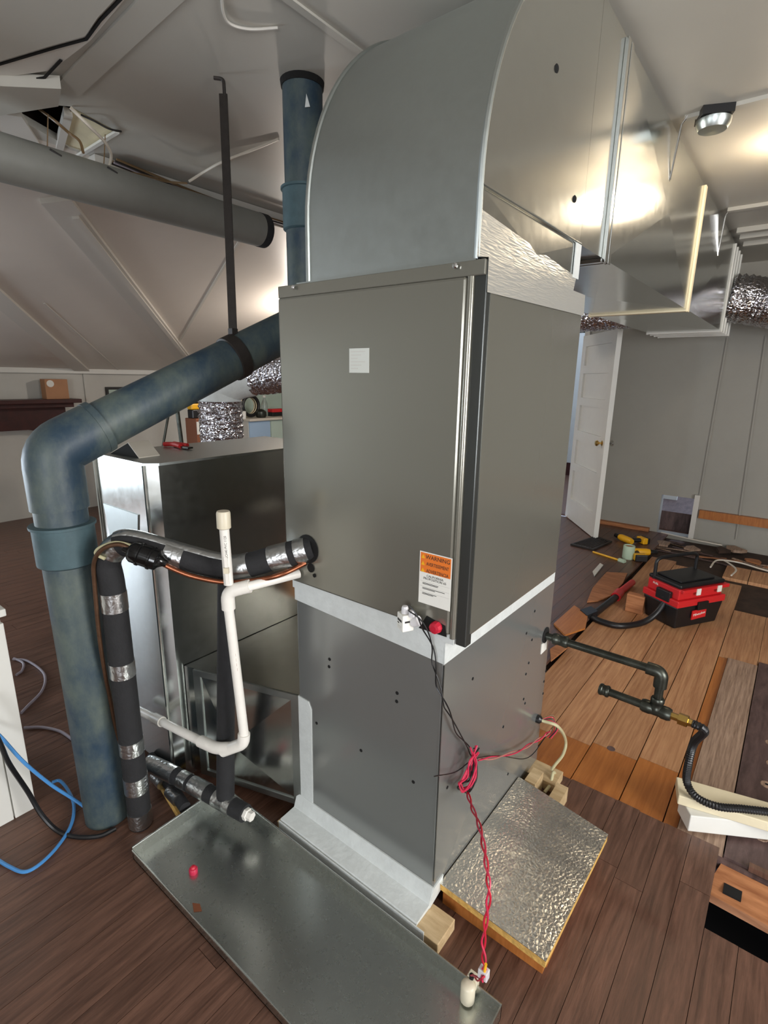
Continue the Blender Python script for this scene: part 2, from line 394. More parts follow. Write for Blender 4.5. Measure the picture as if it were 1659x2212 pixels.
window('window_1', (-2.0, .36), (-.3, 1.40), 'l'); window('window_fill_2', (.2, .6), (1.9, 2.1), 'y'); window('window_fill_3', (.05, .7), (1.75, 2.2), 'x')  # rear and right windows are unseen, put in to carry fill light

# ---- ceiling: flat part with a torn opening, sloped part on the left
XS = -2.92
from mathutils.geometry import tessellate_polygon
hole = [onz(u, v, ZC) for u, v in ((20, 246), (128, 228), (152, 230), (252, 283), (150, 352), (60, 372))]
hole = [V((max(p.x, XS+.02), p.y, ZC)) for p in hole]
OX0, OX1, OY0, OY1 = XS, max(p.x for p in hole), min(p.y for p in hole), max(p.y for p in hole)
outer = [V((XS, YF, ZC)), V((XR, YF, ZC)), V((XR, YB+.12, ZC)), V((XS, YB+.12, ZC))]
ce = MB(); tri = tessellate_polygon([outer, hole]); ce.add(outer+hole, tri)
nh_ = len(hole); ce.add(hole+[p+V((0, 0, .03)) for p in hole], [(i, (i+1) % nh_, nh_+(i+1) % nh_, nh_+i) for i in range(nh_)])
ceiling = struct(ce.build('ceiling', 'ceil'))
struct(MB().box((OX1+.08, YF, ZC+.03), (XR, YB+.12, ZC+.05)).build('ceiling_deck', 'slab'))
SL = (ZC-1.53)/(XS-XL)
sl = MB(); sl.prism([(XS, YF, ZC), (XS, YB+.12, ZC), (XL-.12, YB+.12, ZC-SL*(XS-XL+.12)), (XL-.12, YF, ZC-SL*(XS-XL+.12))], (0, 0, .03))
slope = struct(sl.build('ceiling_slope', 'slope'))
def onslope(u, v): return onplane(u, v, (XS, 0, ZC), (-SL, 0, 1.0))
def batten(pts, w, h, name='batten', m='trim', parent=None, n=(0, 0, -1)):
    """board lying on a plane, between two points"""
    a, b = V(pts[0]), V(pts[1]); d = (b-a).normalized(); nn = V(n); nn = (nn-d*nn.dot(d)).normalized(); s = d.cross(nn)*(w/2)
    return MB().prism([a+s, b+s, b-s, a-s], nn*h).build(name, m, parent)
ns = V((SL, 0, -1)).normalized()
batten((onslope(425, 806), onslope(118, 424)), .15, .03, parent=slope, n=ns)
batten((onslope(405, 770), onslope(160, 455)), .035, .045, parent=slope, n=ns)
batten((onslope(183, 803), onslope(-60, 592)), .13, .025, parent=slope, n=ns)
batten((onslope(378, 752), onslope(520, 515)), .02, .006, 'seam_strip', 'wall', slope, ns)
batten((onslope(262, 805), onslope(95, 655)), .015, .004, 'seam_strip', 'trim', slope, ns)
mo = MB().box((XL, YF, 1.495), (XL+.05, YB, 1.55)); struct(mo.build('trim_1', 'white'))
struct(MB().box((XS-.06, OY1+.02, ZC-.045), (XS+.05, YB, ZC-.002)).build('trim_2', 'trim'))
# battens of the flat part
bx('batten', (-1.33, -2.6, ZC-.007), (-1.305, 5.8, ZC), 'ceil', ceiling)
bx('batten', (-.56, 2.60, ZC-.014), (2.9, 2.63, ZC), 'ceil', ceiling)
for y in (4.02, 4.55, 4.75, 5.0): bx('batten', (-.56, y, ZC-.02-.012*(y > 4.3)), (2.9, y+.04, ZC), 'ceil', ceiling)
bx('batten', (-1.1, .2, ZC-.006), (-1.085, 1.0, ZC), 'trim', ceiling)
# torn opening: dark loft above with rafter and insulation
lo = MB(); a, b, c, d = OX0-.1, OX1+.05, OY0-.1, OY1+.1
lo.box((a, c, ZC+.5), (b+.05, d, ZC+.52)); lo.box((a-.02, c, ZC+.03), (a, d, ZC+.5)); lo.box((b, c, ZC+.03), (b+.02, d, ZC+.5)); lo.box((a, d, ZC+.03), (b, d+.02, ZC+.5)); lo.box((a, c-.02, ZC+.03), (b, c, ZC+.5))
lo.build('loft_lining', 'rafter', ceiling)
p = [onz(u, v, ZC+.006) for u, v in ((156, 234), (244, 282), (150, 350), (126, 338))]
MB().prism(p, (0, 0, .02)).build('loft_insulation', 'insul', ceiling)
batten((onz(146, 232, ZC+.02), onz(118, 345, ZC+.02)), .03, .03, 'loft_rafter', 'trim', ceiling)
batten((onz(8, 235, ZC+.01), onz(85, 345, ZC+.01)), .12, .02, 'loft_rafter', 'trim', ceiling)
batten((onz(253, 282, ZC-.005), onz(140, 352, ZC-.005)), .018, .01, 'opening_edge', 'white', ceiling)
# broken beam and sagging board at the upper left
p = [onz(u, v, 2.47) for u, v in ((-140, 205), (0, 186), (132, 192), (126, 230), (0, 250), (-140, 268))]
MB().prism(p, (0, 0, .04)).build('broken_beam', 'ceil', ceiling)
batten((onz(140, 196, ZC), onz(480, -138, ZC)), .085, .010, 'batten', 'ceil', ceiling)
p = [onz(u, v, 2.485) for u, v in ((-120, 172), (0, 132), (120, 96), (184, 78), (211, 38), (256, -10), (180, -260), (-300, -200))]
MB().prism(p, (0, 0, .014)).build('sagging_board', 'ceil', ceiling)
p = [onz(u, v, 2.503) for u, v in ((-120, 188), (0, 168), (112, 152), (195, 88), (275, -8), (180, -260), (-300, -200))]
MB().prism(p, (0, 0, .010)).build('sagging_board', 'trim', ceiling)

for P_ in (((-60, 156), (0, 137), (120, 101), (186, 83)), ((186, 83), (216, 42), (262, -6)), ((60, 172), (96, 166), (132, 128))):
    for a_, b_ in zip(P_[:-1], P_[1:]): batten((onz(*a_, 2.501), onz(*b_, 2.501)), .008, .004, 'crack', 'void', ceiling)
# ---- rooms beyond the doorway and the torn wall
struct(MB().box((-3.6, YB+.12, -.03), (.8, 9.0, -.005)).build('floor_hall', 'darkfloor'))
hw = MB(); hw.box((-3.6, 8.6, 0), (.8, 8.7, 2.5)); hw.box((-3.7, YB+.12, 0), (-3.6, 8.7, 2.5)); struct(hw.build('wall_hall', 'wall'))
struct(MB().box((-3.6, 8.57, 0), (.8, 8.6, .2)).build('baseboard_hall', 'mahogany'))
nh = MB(); nh.box((NX0-.3, 6.05, -.02), (NX1+.4, 7.6, .19)); struct(nh.build('floor_next_room', 'plank_dark'))
nf = struct(MB().box((-1.12, 6.7, .19), (-.98, 6.74, 1.0)).build('door_2', 'white')); 
# ---- white panel door, standing open
hA, hB = V((-1.93, 5.87, 0)), V((-1.40, 5.17, 0)); dx = (hB-hA).normalized(); dl = .875; th = .046; dh = 1.955
dm = basis(hA, dx, (0, 0, 1))                        # local x along the leaf, y up, z = normal
dr = bpy.data.objects.new('door_1', None); COL.objects.link(dr); dr.location = hA; dr['kind'] = 'structure'; PI[dr.name] = Matrix.Translation(-hA)
dr['label'] = 'white five-panel wooden door standing open beside the grey back wall'
st = .105; zs = [0.008, .22, .53, .87, 1.21, 1.55, dh]
fr = MB()
for a, b in ((0, st), (dl-st, dl)): fr.box((a, .008, -th/2), (b, dh, th/2), dm)
rails = [(.008, .235), (.55, .63), (.885, .985), (1.25, 1.33), (1.575, 1.655), (dh-.11, dh)]
for a, b in rails: fr.box((st, a, -th/2), (dl-st, b, th/2), dm)
fr.build('door_frame', 'white', dr)
for i in range(5): MB().box((st, rails[i][1], -.002), (dl-st, rails[i+1][0], .002), dm).build('door_panel', 'white', dr)
for s in (1, -1):
    k = MB().lathe([(.024, 0), (.024, .004), (.009, .008), (.009, .03), (.022, .036), (.029, .05), (.022, .062), (.0, .065)], dm @ Matrix.Translation((dl-.06, .93, s*th/2)) @ Matrix.Rotation(0 if s > 0 else math.pi, 4, 'X'), 16)
    k.build('door_knob', 'brass' if s > 0 else 'chrome', dr, smooth=True)
# door casing
cs = MB(); cs.box((DX1, YB-.02, 0), (DX1+.05, YB+.14, 2.05)); cs.box((DX0-.05, YB-.02, 0), (DX0, YB+.14, 2.05)); cs.box((DX0, YB-.02, 2.0), (DX1, YB+.14, 2.05)); struct(cs.build('trim_3', 'trim'))
# strips and ledge of the back wall
def onb(u, v): return ony(u, v, YB-.004)
for (u0, v0, u1, v1, w, m) in ((1572, 730, 1512, 1070, .014, 'wall_back'), (1655, 725, 1590, 1165, .014, 'wall_back')):
    batten((onb(u0, v0), onb(u1, v1)), w, .012, 'batten', m, wall_back, (0, -1, 0))
bx('stud', (-.70, YB-.04, 0), (-.655, YB-.001, .44), 'trim', wall_back)
bx('wall_ledge', (-.64, YB-.05, .22), (XR-.3, YB-.001, .30), 'plank_amber', wall_back)
bx('sole_plate', (-1.9, YB-.06, 0), (-1.06, YB-.001, .035), 'lumber_orange', wall_back)

# ================================================================== FURNACE, COIL, PLENUM
FX0, FX1, FY0, FY1, FZ0, FZ1 = -1.146, -.607, 1.031, 1.79, .039, .86
fur = thing('gas_furnace', 'grey enamel gas furnace cabinet at the bottom of the metal tower', 'furnace', (-.88, 1.4, FZ0))
bx('cabinet', (FX0, FY0, FZ0), (FX1, FY1, FZ1), 'paint2', fur, bevel=.004)
def strip(name, pts, nrm, h, m, parent): return MB().prism(pts, V(nrm)*h).build(name, m, parent)
# pale tape around the joint with the coil box
strip('joint_tape', [(FX0-.003, FY0, .828), (FX1+.002, FY0, .806), (FX1+.002, FY0, .872), (FX0-.003, FY0, .895)], (0, -1, 0), .004, 'mastic', fur)
strip('joint_tape', [(FX1, FY0-.004, .806), (FX1, FY1-.02, .803), (FX1, FY1-.02, .862), (FX1, FY0-.004, .872)], (1, 0, 0), .004, 'mastic', fur)
# pale tape down the left edge and along the foot
strip('edge_tape', [(FX0-.002, FY0, .08), (FX0+.055, FY0, .08), (FX0+.058, FY0, .46), (FX0+.045, FY0, .485), (FX0-.002, FY0, .488)], (0, -1, 0), .003, 'mastic', fur)
strip('edge_tape', [(FX0, FY0, .05), (FX0, 1.07, .05), (FX0, 1.07, .487), (FX0, FY0, .487)], (-1, 0, 0), .004, 'mastic', fur)
MB().prism([(FX0-.02, FY0-.085, .039), (FX0-.02, FY0-.080, .048), (FX0-.02, FY0-.02, .052), (FX0-.02, FY0-.004, .098), (FX0-.02, FY0, .098), (FX0-.02, FY0, .039)], (FX1-FX0+.022, 0, 0)).build('foot_tape', 'mastic', fur)
strip('foot_tape', [(FX0-.02, FY0-.087, .002), (FX1+.03, FY0-.087, .002), (FX1+.03, FY0-.087, .046), (FX0-.02, FY0-.087, .046)], (0, -1, 0), .003, 'mastic', fur)
strip('foot_tape', [(FX1, FY0-.02, .04), (FX1, FY0+.04, .055), (FX1, FY0+.05, .10), (FX1, FY0-.004, .095)], (1, 0, 0), .004, 'mastic', fur)
def dots(face, pts, r=.0052, m='void', name='screw_hole', parent=fur):
    for (u, v) in pts:
        if face == 'f': p = ony(u, v, FY0); mt = basis(p, (1, 0, 0), (0, 0, 1))
        else: p = onx(u, v, FX1); mt = basis(p, (0, 1, 0), (0, 0, 1))
        MB().lathe([(r, -.001), (r, .0012), (r*.7, .0016)], mt, 10).build(name, m, parent)
dots('f', [(712, 1424), (711, 1440), (858, 1497), (857, 1515), (684, 1562), (780, 1621), (893, 1689)])
dots('s', [(1021, 1466), (1087, 1570), (1155, 1320), (1137, 1368), (1149, 1382), (1142, 1432), (1136, 1456), (1131, 1510), (1134, 1519), (966, 1701), (1097, 1672), (1179, 1449), (1175, 1472), (1173, 1498)], .0048)
gp = V((FX1, 1.745, .60))
MB().lathe([(.03, 0), (.03, .003)], basis(gp, (0, 1, 0), (0, 0, 1)), 18).build('pipe_hole', 'void', fur)
bx('rating_tag', (FX1, 1.715, .535), (FX1+.002, 1.765, .575), 'labelwhite', fur)
bx('corner_seam', (FX1-.001, FY0-.0015, .12), (FX1+.002, FY0+.002, .80), 'paint_dark', fur)
wg = onx(1160, 1552, FX1); MB().lathe([(.016, 0), (.016, .012), (.008, .02)], basis(wg, (0, 1, 0), (0, 0, 1)), 12).build('wire_grommet', 'black', fur)

KX0, KX1, KY0, KY1, KZ0, KZ1 = -1.176, -.550, 1.018, 1.62, .893, 1.735
coil = thing('evaporator_coil_cabinet', 'tall dark grey coil cabinet with orange warning label on its front', 'coil cabinet', (-.86, 1.3, KZ0))
bx('cabinet', (KX0, KY0+.03, KZ0), (KX1, KY1, KZ1), 'paint', coil, bevel=.004)
# front door panel: pan with turned edges, grooved post at right
bx('front_panel', (KX0+.002, KY0, .893), (-.590, KY0+.03, KZ1-.03), 'paint', coil, bevel=.006)
bx('top_rail', (KX0, KY0+.004, KZ1-.03), (KX1, KY0+.03, KZ1), 'paint', coil, bevel=.002)
MB().cyl((-.584, KY0+.010, .885), (-.584, KY0+.010, KZ1-.03), .008, 10).build('panel_bead', 'paint', coil, smooth=True)
bx('corner_post', (-.577, KY0+.012, .87), (KX1+.001, KY0+.04, KZ1-.002), 'paint_dark', coil, bevel=.002)
bx('side_flange', (KX1, KY0+.03, .90), (KX1+.002, KY0+.06, KZ1), 'paint', coil)
# tape/adapter under the overhanging box
bx('base_rail', (FX0-.01, KY0+.008, .868), (KX1-.03, KY0+.03, .8935), 'mastic', coil)
MB().box((FX0+.01, FY0+.02, .862), (FX1-.01, KY1-.02, .8935)).build('base_collar', 'paint_dark', coil)
bx('base_rail', (KX1-.045, KY0+.03, .868), (KX1-.02, KY1, .8935), 'mastic', coil)
# silver data label
p = ony(776, 779, KY0); dl_ = .032
lab = bx('data_label', (p.x-dl_, KY0-.001, p.z-.029), (p.x+dl_, KY0, p.z+.029), 'labelgrey', coil)
for k in range(6): MB().box((-.026, .020-.008*k, .0012), (.02-.012*(k % 3), .0225-.008*k, .0016), xz((p.x, KY0, p.z))).build('label_line', 'wall', lab)
# orange and white warning label
a, b, c, d = (ony(u, v, KY0) for u, v in ((911, 1187), (981, 1210), (967, 1322), (900, 1295)))
ox = (a.x+d.x)/2+.001; oz = (a.z+b.z)/2; lw = ((b.x-a.x)+(c.x-d.x))/2; lh = oz-(c.z+d.z)/2
wm = xz((ox, KY0-.0004, oz))
lab = MB().box((0, -lh, 0), (lw, 0, .0008), wm).build('warning_label', 'labelwhite', coil)
MB().box((.0025, -.39*lh, .0008), (lw-.0025, -.0025, .0011), wm).build('label_header', 'orange', lab)
hh = .39*lh/3
for k, (s_, w_) in enumerate((('WARNING', 1.25), ('AVERTISSEMENT', .92), ('ADVERTENCIA', 1.0))):
    text('lettering', s_, .0125 if k else .0145, 'print', wm @ Matrix.Translation((lw*.57, -.0035-hh*(k+.5), .0012)), lab, sx=(.98, .70, .76)[k])
    yy = -.003-hh*(k+.5)
    MB().prism([wm @ V(q) for q in ((.005, yy-.005, .0012), (.016, yy-.005, .0012), (.0105, yy+.005, .0012))], wm.to_3x3() @ V((0, 0, .0004))).build('warning_triangle', 'yellow', lab)
text('lettering', 'CALIFORNIA', .0085, 'print', wm @ Matrix.Translation((lw*.5, -.45*lh, .0009)), lab)
text('lettering', 'PROPOSITION 65', .0085, 'print', wm @ Matrix.Translation((lw*.5, -.505*lh, .0009)), lab)
for k, (y0, w_) in enumerate(((.56, .9), (.595, .5), (.615, .48), (.66, .9), (.69, .7), (.71, .4), (.76, .9), (.79, .45), (.81, .35))):
    MB().box((lw*.12 if w_ < .9 else lw*.04, -y0*lh-.0007, .0008), (lw*(.12+w_) if w_ < .9 else lw*.96, -y0*lh+(.0007 if w_ < .9 else -.0001), .0011), wm).build('label_line', 'print' if w_ < .9 else 'wall', lab)
# red plug and black slot at the lower right of the panel
q0 = [ony(u, v, KY0) for u, v in ((922, 1330), (962, 1352), (965, 1376), (905, 1356))]
strip('service_slot', [(q.x, KY0, max(q.z, .885)) for q in q0], (0, -1, 0), .0015, 'void', coil)
q = ony(945, 1353, KY0); MB().lathe([(.015, 0), (.016, .006), (.014, .016), (.007, .018)], xz((q.x, KY0-.001, q.z)), 10).build('red_plug', 'crimson', coil, smooth=False)
# pipe openings
q = V((-1.076, KY0, 1.011)); MB().lathe([(.043, 0), (.043, .002)], xz((q.x, KY0-.001, q.z)), 22).build('pipe_hole', 'void', coil)
q = ony(672, 1218, KY0); MB().lathe([(.014, 0), (.014, .002)], xz((q.x, KY0-.001, q.z-.012)), 12).build('pipe_hole', 'void', coil)
q = ony(680, 1243, KY0); MB().lathe([(.006, 0), (.006, .002)], xz((q.x, KY0-.001, q.z)), 10).build('screw_hole', 'void', coil)

# ---- plenum elbow
EX0, EX1, EY0, EZ0 = -1.098, -.593, 1.062, KZ1
DZ0, DZ1, TY = 1.885, 2.487, 1.668
ple = thing('supply_plenum_elbow', 'big curved sheet metal elbow joining the coil cabinet to the duct', 'duct elbow', (-.84, 1.3, EZ0))
prof = [(EY0, EZ0), (EY0, DZ0)]
for k in range(1, 25):
    a = math.pi/2*k/24; prof.append((TY-(TY-EY0)*math.cos(a), DZ0+(DZ1-DZ0)*math.sin(a)))
cover = MB()
def skin(mb, prof, x0, x1):
    n = len(prof); vs = [(x0, y, z) for y, z in prof]+[(x1, y, z) for y, z in prof]
    mb.add(vs, [(i, i+1, n+i+1, n+i) for i in range(n-1)])
skin(cover, prof, EX0, EX1); cover.build('curved_cover', 'galv_dull', ple, smooth=True)
for xx, nm in ((EX1, 'side_sheet'), (EX0, 'side_sheet')):
    lower = [(xx, EY0, EZ0), (xx, 1.60, EZ0), (xx, TY, DZ0-.001), (xx, EY0, DZ0-.001)]
    upper = [(xx, y, z) for y, z in prof[1:]]+[(xx, TY, DZ0)]
    sg = 1 if xx == EX1 else -1
    # shallow cross-break: centre pushed out a little
    mb = MB(); cpt = V((xx+.004*sg, 1.34, 1.80)); vs = lower+[cpt]; mb.add(vs, [(0, 1, 4), (1, 2, 4), (2, 3, 4), (3, 0, 4)]); mb.build(nm, 'galv', ple)
    mb = MB(); mb.add(upper, [tuple(range(len(upper)))]); mb.build(nm, 'galv', ple)
bk = MB(); bk.add([(EX0, 1.60, EZ0), (EX1, 1.60, EZ0), (EX1, TY, DZ0), (EX0, TY, DZ0)], [(0, 1, 2, 3)]); bk.build('throat_sheet', 'galv_dull', ple)
# standing seam along the curved edges and the straight seam
for xx in (EX1, EX0):
    e = MB(); pr = [V((xx, y, z)) for y, z in prof]; e.tube(pr, .0065, 8); e.build('edge_seam', 'galv_dull', ple, smooth=True)
MB().cyl((EX1+.002, EY0, DZ0), (EX1+.002, TY, DZ0), .004, 8).build('edge_seam', 'galv', ple)
bx('base_flange', (EX0-.02, EY0-.025, EZ0), (EX1+.012, EY0, EZ0+.006), 'galv_dull', ple)
for u, v in ((635, 617), (985, 572)):
    q = ony(u, v, KY0); MB().lathe([(.006, 0), (.006, .004), (.003, .006)], xz((q.x, KY0-.001, KZ1-.008)), 8).build('screw', 'chrome', coil)
# crinkled foil tape over the side joint
tp = MB(); 
tp.add([(EX1+.003, EY0+.0, 1.84), (EX1+.003, 1.655, 1.795), (EX1+.006, 1.63, EZ0+.012), (EX1+.006, EY0-.01, EZ0+.012), (KX1+.003, KY0+.01, EZ0+.003), (KX1+.003, KY1, EZ0+.003), (KX1+.004, KY0+.01, 1.672), (KX1+.004, KY1+.004, 1.682)],
       [(0, 1, 2, 3), (3, 2, 5, 4), (4, 5, 7, 6)]); tp.build('foil_tape', 'foiltape', ple)
bx('corner_flap', (EX1+.002, 1.625, 1.79), (EX1+.005, 1.668, 1.888), 'mastic', ple)
for u, v in ((1202, 148), (1241, 430)):
    q = onx(u, v, EX1); MB().lathe([(.010, 0), (.008, .003), (.003, .005)], yz((EX1, q.y, q.z)), 7).build('tear_hole', 'void', ple)

# ---- long rectangular duct
duct = thing('supply_duct', 'long shiny rectangular sheet metal duct running under the ceiling', 'duct', (-.85, 3.3, DZ0))
ys = [TY, 1.905, 3.40, 4.85, 4.98, 5.12, 5.30]
for i in range(len(ys)-1):
    y0, y1 = ys[i]+.001, ys[i+1]-.001; o = .012 if y1-y0 > .5 else .0
    mb = MB(); ym = (y0+y1)/2
    for xx, s in ((EX1, 1), (EX0, -1)):
        mb.add([(xx, y0, DZ0), (xx, y1, DZ0), (xx, y1, DZ1), (xx, y0, DZ1), (xx+s*o, ym, (DZ0+DZ1)/2)], [(0, 1, 4), (1, 2, 4), (2, 3, 4), (3, 0, 4)])
    for zz, s in ((DZ0, -1), (DZ1, 1)):
        mb.add([(EX0, y0, zz), (EX1, y0, zz), (EX1, y1, zz), (EX0, y1, zz), ((EX0+EX1)/2, ym, zz+s*o)], [(0, 1, 4), (1, 2, 4), (2, 3, 4), (3, 0, 4)])
    if i == len(ys)-2: mb.add([(EX0, y1, DZ0), (EX1, y1, DZ0), (EX1, y1, DZ1), (EX0, y1, DZ1)], [(0, 1, 2, 3)])
    mb.build('duct_section', 'galv', duct)
def cleat(y, w, m):
    c = MB(); x = EX1
    c.box((EX1, y-w, DZ0-.014), (EX1+.012, y+w, DZ1-.005)); c.box((EX0-.012, y-w, DZ0-.014), (EX0, y+w, DZ1-.005)); c.box((EX0, y-w, DZ0-.012), (EX1, y+w, DZ0)); c.build('drive_cleat', m, duct, bevel=.002)
cleat(1.888, .012, 'galv'); cleat(1.922, .012, 'galv'); cleat(3.40, .020, 'cream')
for y in (4.85, 4.98, 5.12, 5.27): cleat(y, .013, 'white')
for u0, v0, u1, v1 in ((1462, 290, 1447, 388), (1562, 470, 1551, 552)):
    a, b = onx(u0, v0, EX1+.012), onx(u1, v1, EX1+.008)
    MB().tube([V((a.x+.03, a.y, ZC-.004)), V((a.x+.012, a.y, ZC-.03)), b], .004, 8).build('hanger_wire', 'chrome', duct, smooth=True)
    MB().lathe([(.008, 0), (.008, .006)], yz(b-V((.006, 0, 0))), 8).build('hanger_screw', 'iron', duct)

# ================================================================== RETURN DROP AND BOOT
BX0, BX1, BY0, BY1, BZ = -1.985, -1.605, .84, 1.62, 1.215
ret = thing('return_drop', 'upright galvanized return air box behind the black pipe', 'duct', (-1.8, 1.2, 0))
mb = MB(); c = .03
pl = [(BX0, BY0), (BX1-c, BY0), (BX1, BY0+c), (BX1, BY1), (BX0, BY1)]
mb.prism([(x, y, .04) for x, y in pl], (0, 0, BZ-.04)); mb.build('box_body', 'galv', ret)
bx('box_foot', (BX0+.03, BY0+.03, 0), (BX1-.03, BY1-.03, .04), 'slab', ret)
MB().prism([(BX0-.006, BY0-.006, BZ), (BX1-c, BY0-.006, BZ), (BX1+.006, BY0+c, BZ), (BX1+.006, BY1, BZ), (BX0-.006, BY1, BZ)], (0, 0, .008)).build('top_sheet', 'galv_dull', ret)
MB().cyl((BX1-c, BY0-.004, .05), (BX1-c, BY0-.004, BZ), .006, 8).build('corner_seam', 'galv', ret)
MB().cyl((BX0, BY0-.004, .05), (BX0, BY0-.004, BZ), .006, 8).build('corner_seam', 'galv', ret)
# bulge fold on the front face
strip('front_flap', [(BX0+.03, BY0, 1.04), (BX1-.10, BY0, 1.04), (BX1-.13, BY0, .90), (BX0+.06, BY0, .90)], (0, -1, 0), .004, 'galv_dull', ret)
boot = thing('return_boot', 'low sheet metal boot joining the return box to the furnace side', 'duct boot', (-1.38, 1.2, 0))
f0 = onz(437, 1668, .05); f1 = V((FX0-.003, 1.035, .05)); f0 = V((f0.x, f0.y, .05))
zt = .485
bp = [V((BX1+.004, f0.y-.01, .05)), f1, V((FX0-.003, 1.56, .05)), V((BX1+.004, 1.56, .05))]
MB().prism(bp, (0, 0, zt-.05)).build('boot_body', 'galv', boot)
d = (f1-f0).normalized(); nrm = V((d.y, -d.x, 0))
fm = basis(f0, d, (0, 0, 1)); L_ = (f1-f0).length
for (a, b, e, f_) in ((0, .03, 0, zt-.05), (L_-.03, L_, 0, zt-.05), (.03, L_-.03, 0, .022), (.03, L_-.03, zt-.072, zt-.05)):
    MB().box((a, e, -.002), (b, f_, .006), fm).build('frame_strip', 'galv_dull', boot)
MB().add([fm @ V(q) for q in ((.03, .022, .001), (L_-.03, .022, .001), (L_-.03, zt-.072, .001), (.03, zt-.072, .001), (L_*.36, (zt-.05)*.42, .020))], [(0, 1, 4), (1, 2, 4), (2, 3, 4), (3, 0, 4)]).build('front_sheet', 'galv', boot)
bx('boot_foot', (-1.56, 1.12, 0), (FX0-.03, 1.52, .05), 'lumber', boot)
# things left on top of the return box
tz = BZ+.008
A_, B_ = onz(238, 980, tz), onz(300, 990, tz); ap = onplane(276, 957, (A_+B_)/2, (R @ V((0, 0, 1))).to_tuple()); bk_ = onz(345, 984, tz)-B_
bs = thing('bent_sheet', 'curled grey sheet with dark underside lying on the return box', 'sheet', B_)
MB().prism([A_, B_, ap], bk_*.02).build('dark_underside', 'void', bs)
MB().prism([ap, B_, B_+bk_, ap+bk_], (0, 0, .003)).build('folded_face', 'graypaper', bs)
MB().prism([A_, ap, ap+bk_, A_+bk_], (0, 0, .002)).build('folded_face', 'graypaper', bs)
sc = onz(375, 967, tz)
rd = thing('red_snips', 'small red handled tool lying on the return box top', 'tool', sc)
MB().tube(smooth_path([sc+V((-.05, -.01, .010)), sc+V((-.01, .005, .012)), sc+V((.05, .0, .010))]), .009, 8).build('handle', 'red', rd, smooth=True)
MB().tube(smooth_path([sc+V((-.045, .03, .010)), sc+V((0, .018, .012)), sc+V((.05, .03, .010))]), .009, 8).build('handle', 'red', rd, smooth=True)
MB().box((.05, .0, .004), (.10, .022, .010), Matrix.Translation(sc)).build('jaw', 'iron', rd)

# ================================================================== PIPES
# ---- blue stack pipe
pb = V((-1.69, .615, 0)); pt = V((-1.605, 1.54, ZC)); r = .072
lowe = V((pb.x-.016, pb.y-.012, 1.278)); upe = V((pt.x, pt.y, 1.715))
stack = thing('blue_stack_pipe', 'worn blue drain pipe with sloping offset rising to the ceiling', 'pipe', pb)
path = round_corners([pb, lowe, upe, pt], .05, 6)
LP = path_len(path)
MB().tube(sub_path(path, 0, LP), r, 28).build('pipe', 'blue', stack, smooth=True)
ca, cb = (pb-lowe).normalized(), (upe-lowe).normalized()
MB().tube(round_corners([lowe+ca*.17, lowe, lowe+cb*.15], .045, 6), .079, 28).build('elbow', 'blue', stack, smooth=True)
MB().tube([lowe+cb*.135, lowe+cb*.155], .081, 28).build('elbow_rim', 'blue', stack, smooth=True)
def coup(c, ax, l, rr, m='bluerim'):
    ax = V(ax).normalized(); a = V(c)-ax*l/2
    side = ax.orthogonal()
    MB().lathe([(rr-.008, 0), (rr, .006), (rr, l-.012), (rr+.006, l-.010), (rr+.006, l-.002), (rr-.006, l)], basis(a, side, ax.cross(side)), 28).build('coupling', m, stack, smooth=True)
zc_ = onv(120, 1172, (pb.x, pb.y), (pb.x+R.col[0].x if False else pb.x+.788, pb.y+.615)).z
coup(pb.lerp(lowe, zc_/lowe.z), lowe-pb, .13, .084)
coup((pt.x, pt.y, onv(652, 455, (pt.x, pt.y), (pt.x+.788, pt.y+.615)).z), (0, 0, 1), .15, .082)
# mitre ridge of the lower elbow and a black ring painting the shaded slot at the ceiling
MB().lathe([(.076, -.02), (.079, 0)], Matrix.Translation((pt.x, pt.y, ZC)), 28).build('ceiling_slot_shade', 'void', stack)
q = onv(657, 222, (pt.x+.05, pt.y-.055), (pt.x+.05+.788, pt.y-.055+.615))
vn = (C-V((pt.x, pt.y, C.z))).normalized(); cm = basis(V((pt.x, pt.y, q.z))+vn*.0742+V((.012, .01, 0)), vn.cross(V((0, 0, -1))), (0, 0, 1))
MB().prism([cm @ V(k) for k in ((-.008, -.014, 0), (.010, -.011, 0), (-.002, .028, 0))], vn*.0015).build('paint_chip', 'mastic', stack)
# ---- hanger
ht = V((onz(480, 160, ZC).x, onz(480, 160, ZC).y, ZC))
dpipe = upe-lowe
best = min(range(101), key=lambda i: abs((lambda q: CX+F*q.x/-q.z)(R.transposed() @ (lowe+dpipe*(i/100)-C))-508))
hp = lowe+dpipe*(best/100)
hang = thing('pipe_hanger', 'dark flat steel hanger strap dropping from ceiling to the blue pipe', 'pipe hanger', hp)
rt = hp+V((0, 0, .085))
rdir = (R @ V((1, 0, 0))); rdir.z = 0; rdir.normalize(); fw = V((-rdir.y, rdir.x, 0))
def flat(a, b, w, th_, nm, m, parent):
    s = rdir*(w/2); f_ = fw*(th_/2)
    mb = MB(); mb.add([a-s-f_, a+s-f_, a+s+f_, a-s+f_, b-s-f_, b+s-f_, b+s+f_, b-s+f_], [(0, 1, 2, 3), (4, 7, 6, 5), (0, 4, 5, 1), (1, 5, 6, 2), (2, 6, 7, 3), (3, 7, 4, 0)]); return mb.build(nm, m, parent)
flat(ht-V((0, 0, .06)), rt-V((0, 0, .0)), .028, .008, 'flat_bar', 'rod', hang)
MB().tube(round_corners([ht-V((0, 0, .07))+rdir*.004, ht-V((0, 0, .015))+rdir*.004, ht-V((0, 0, .012))-rdir*.03], .012, 4), .006, 8).build('ceiling_hook', 'rod', hang, smooth=True)
ax = dpipe.normalized(); side = ax.orthogonal()
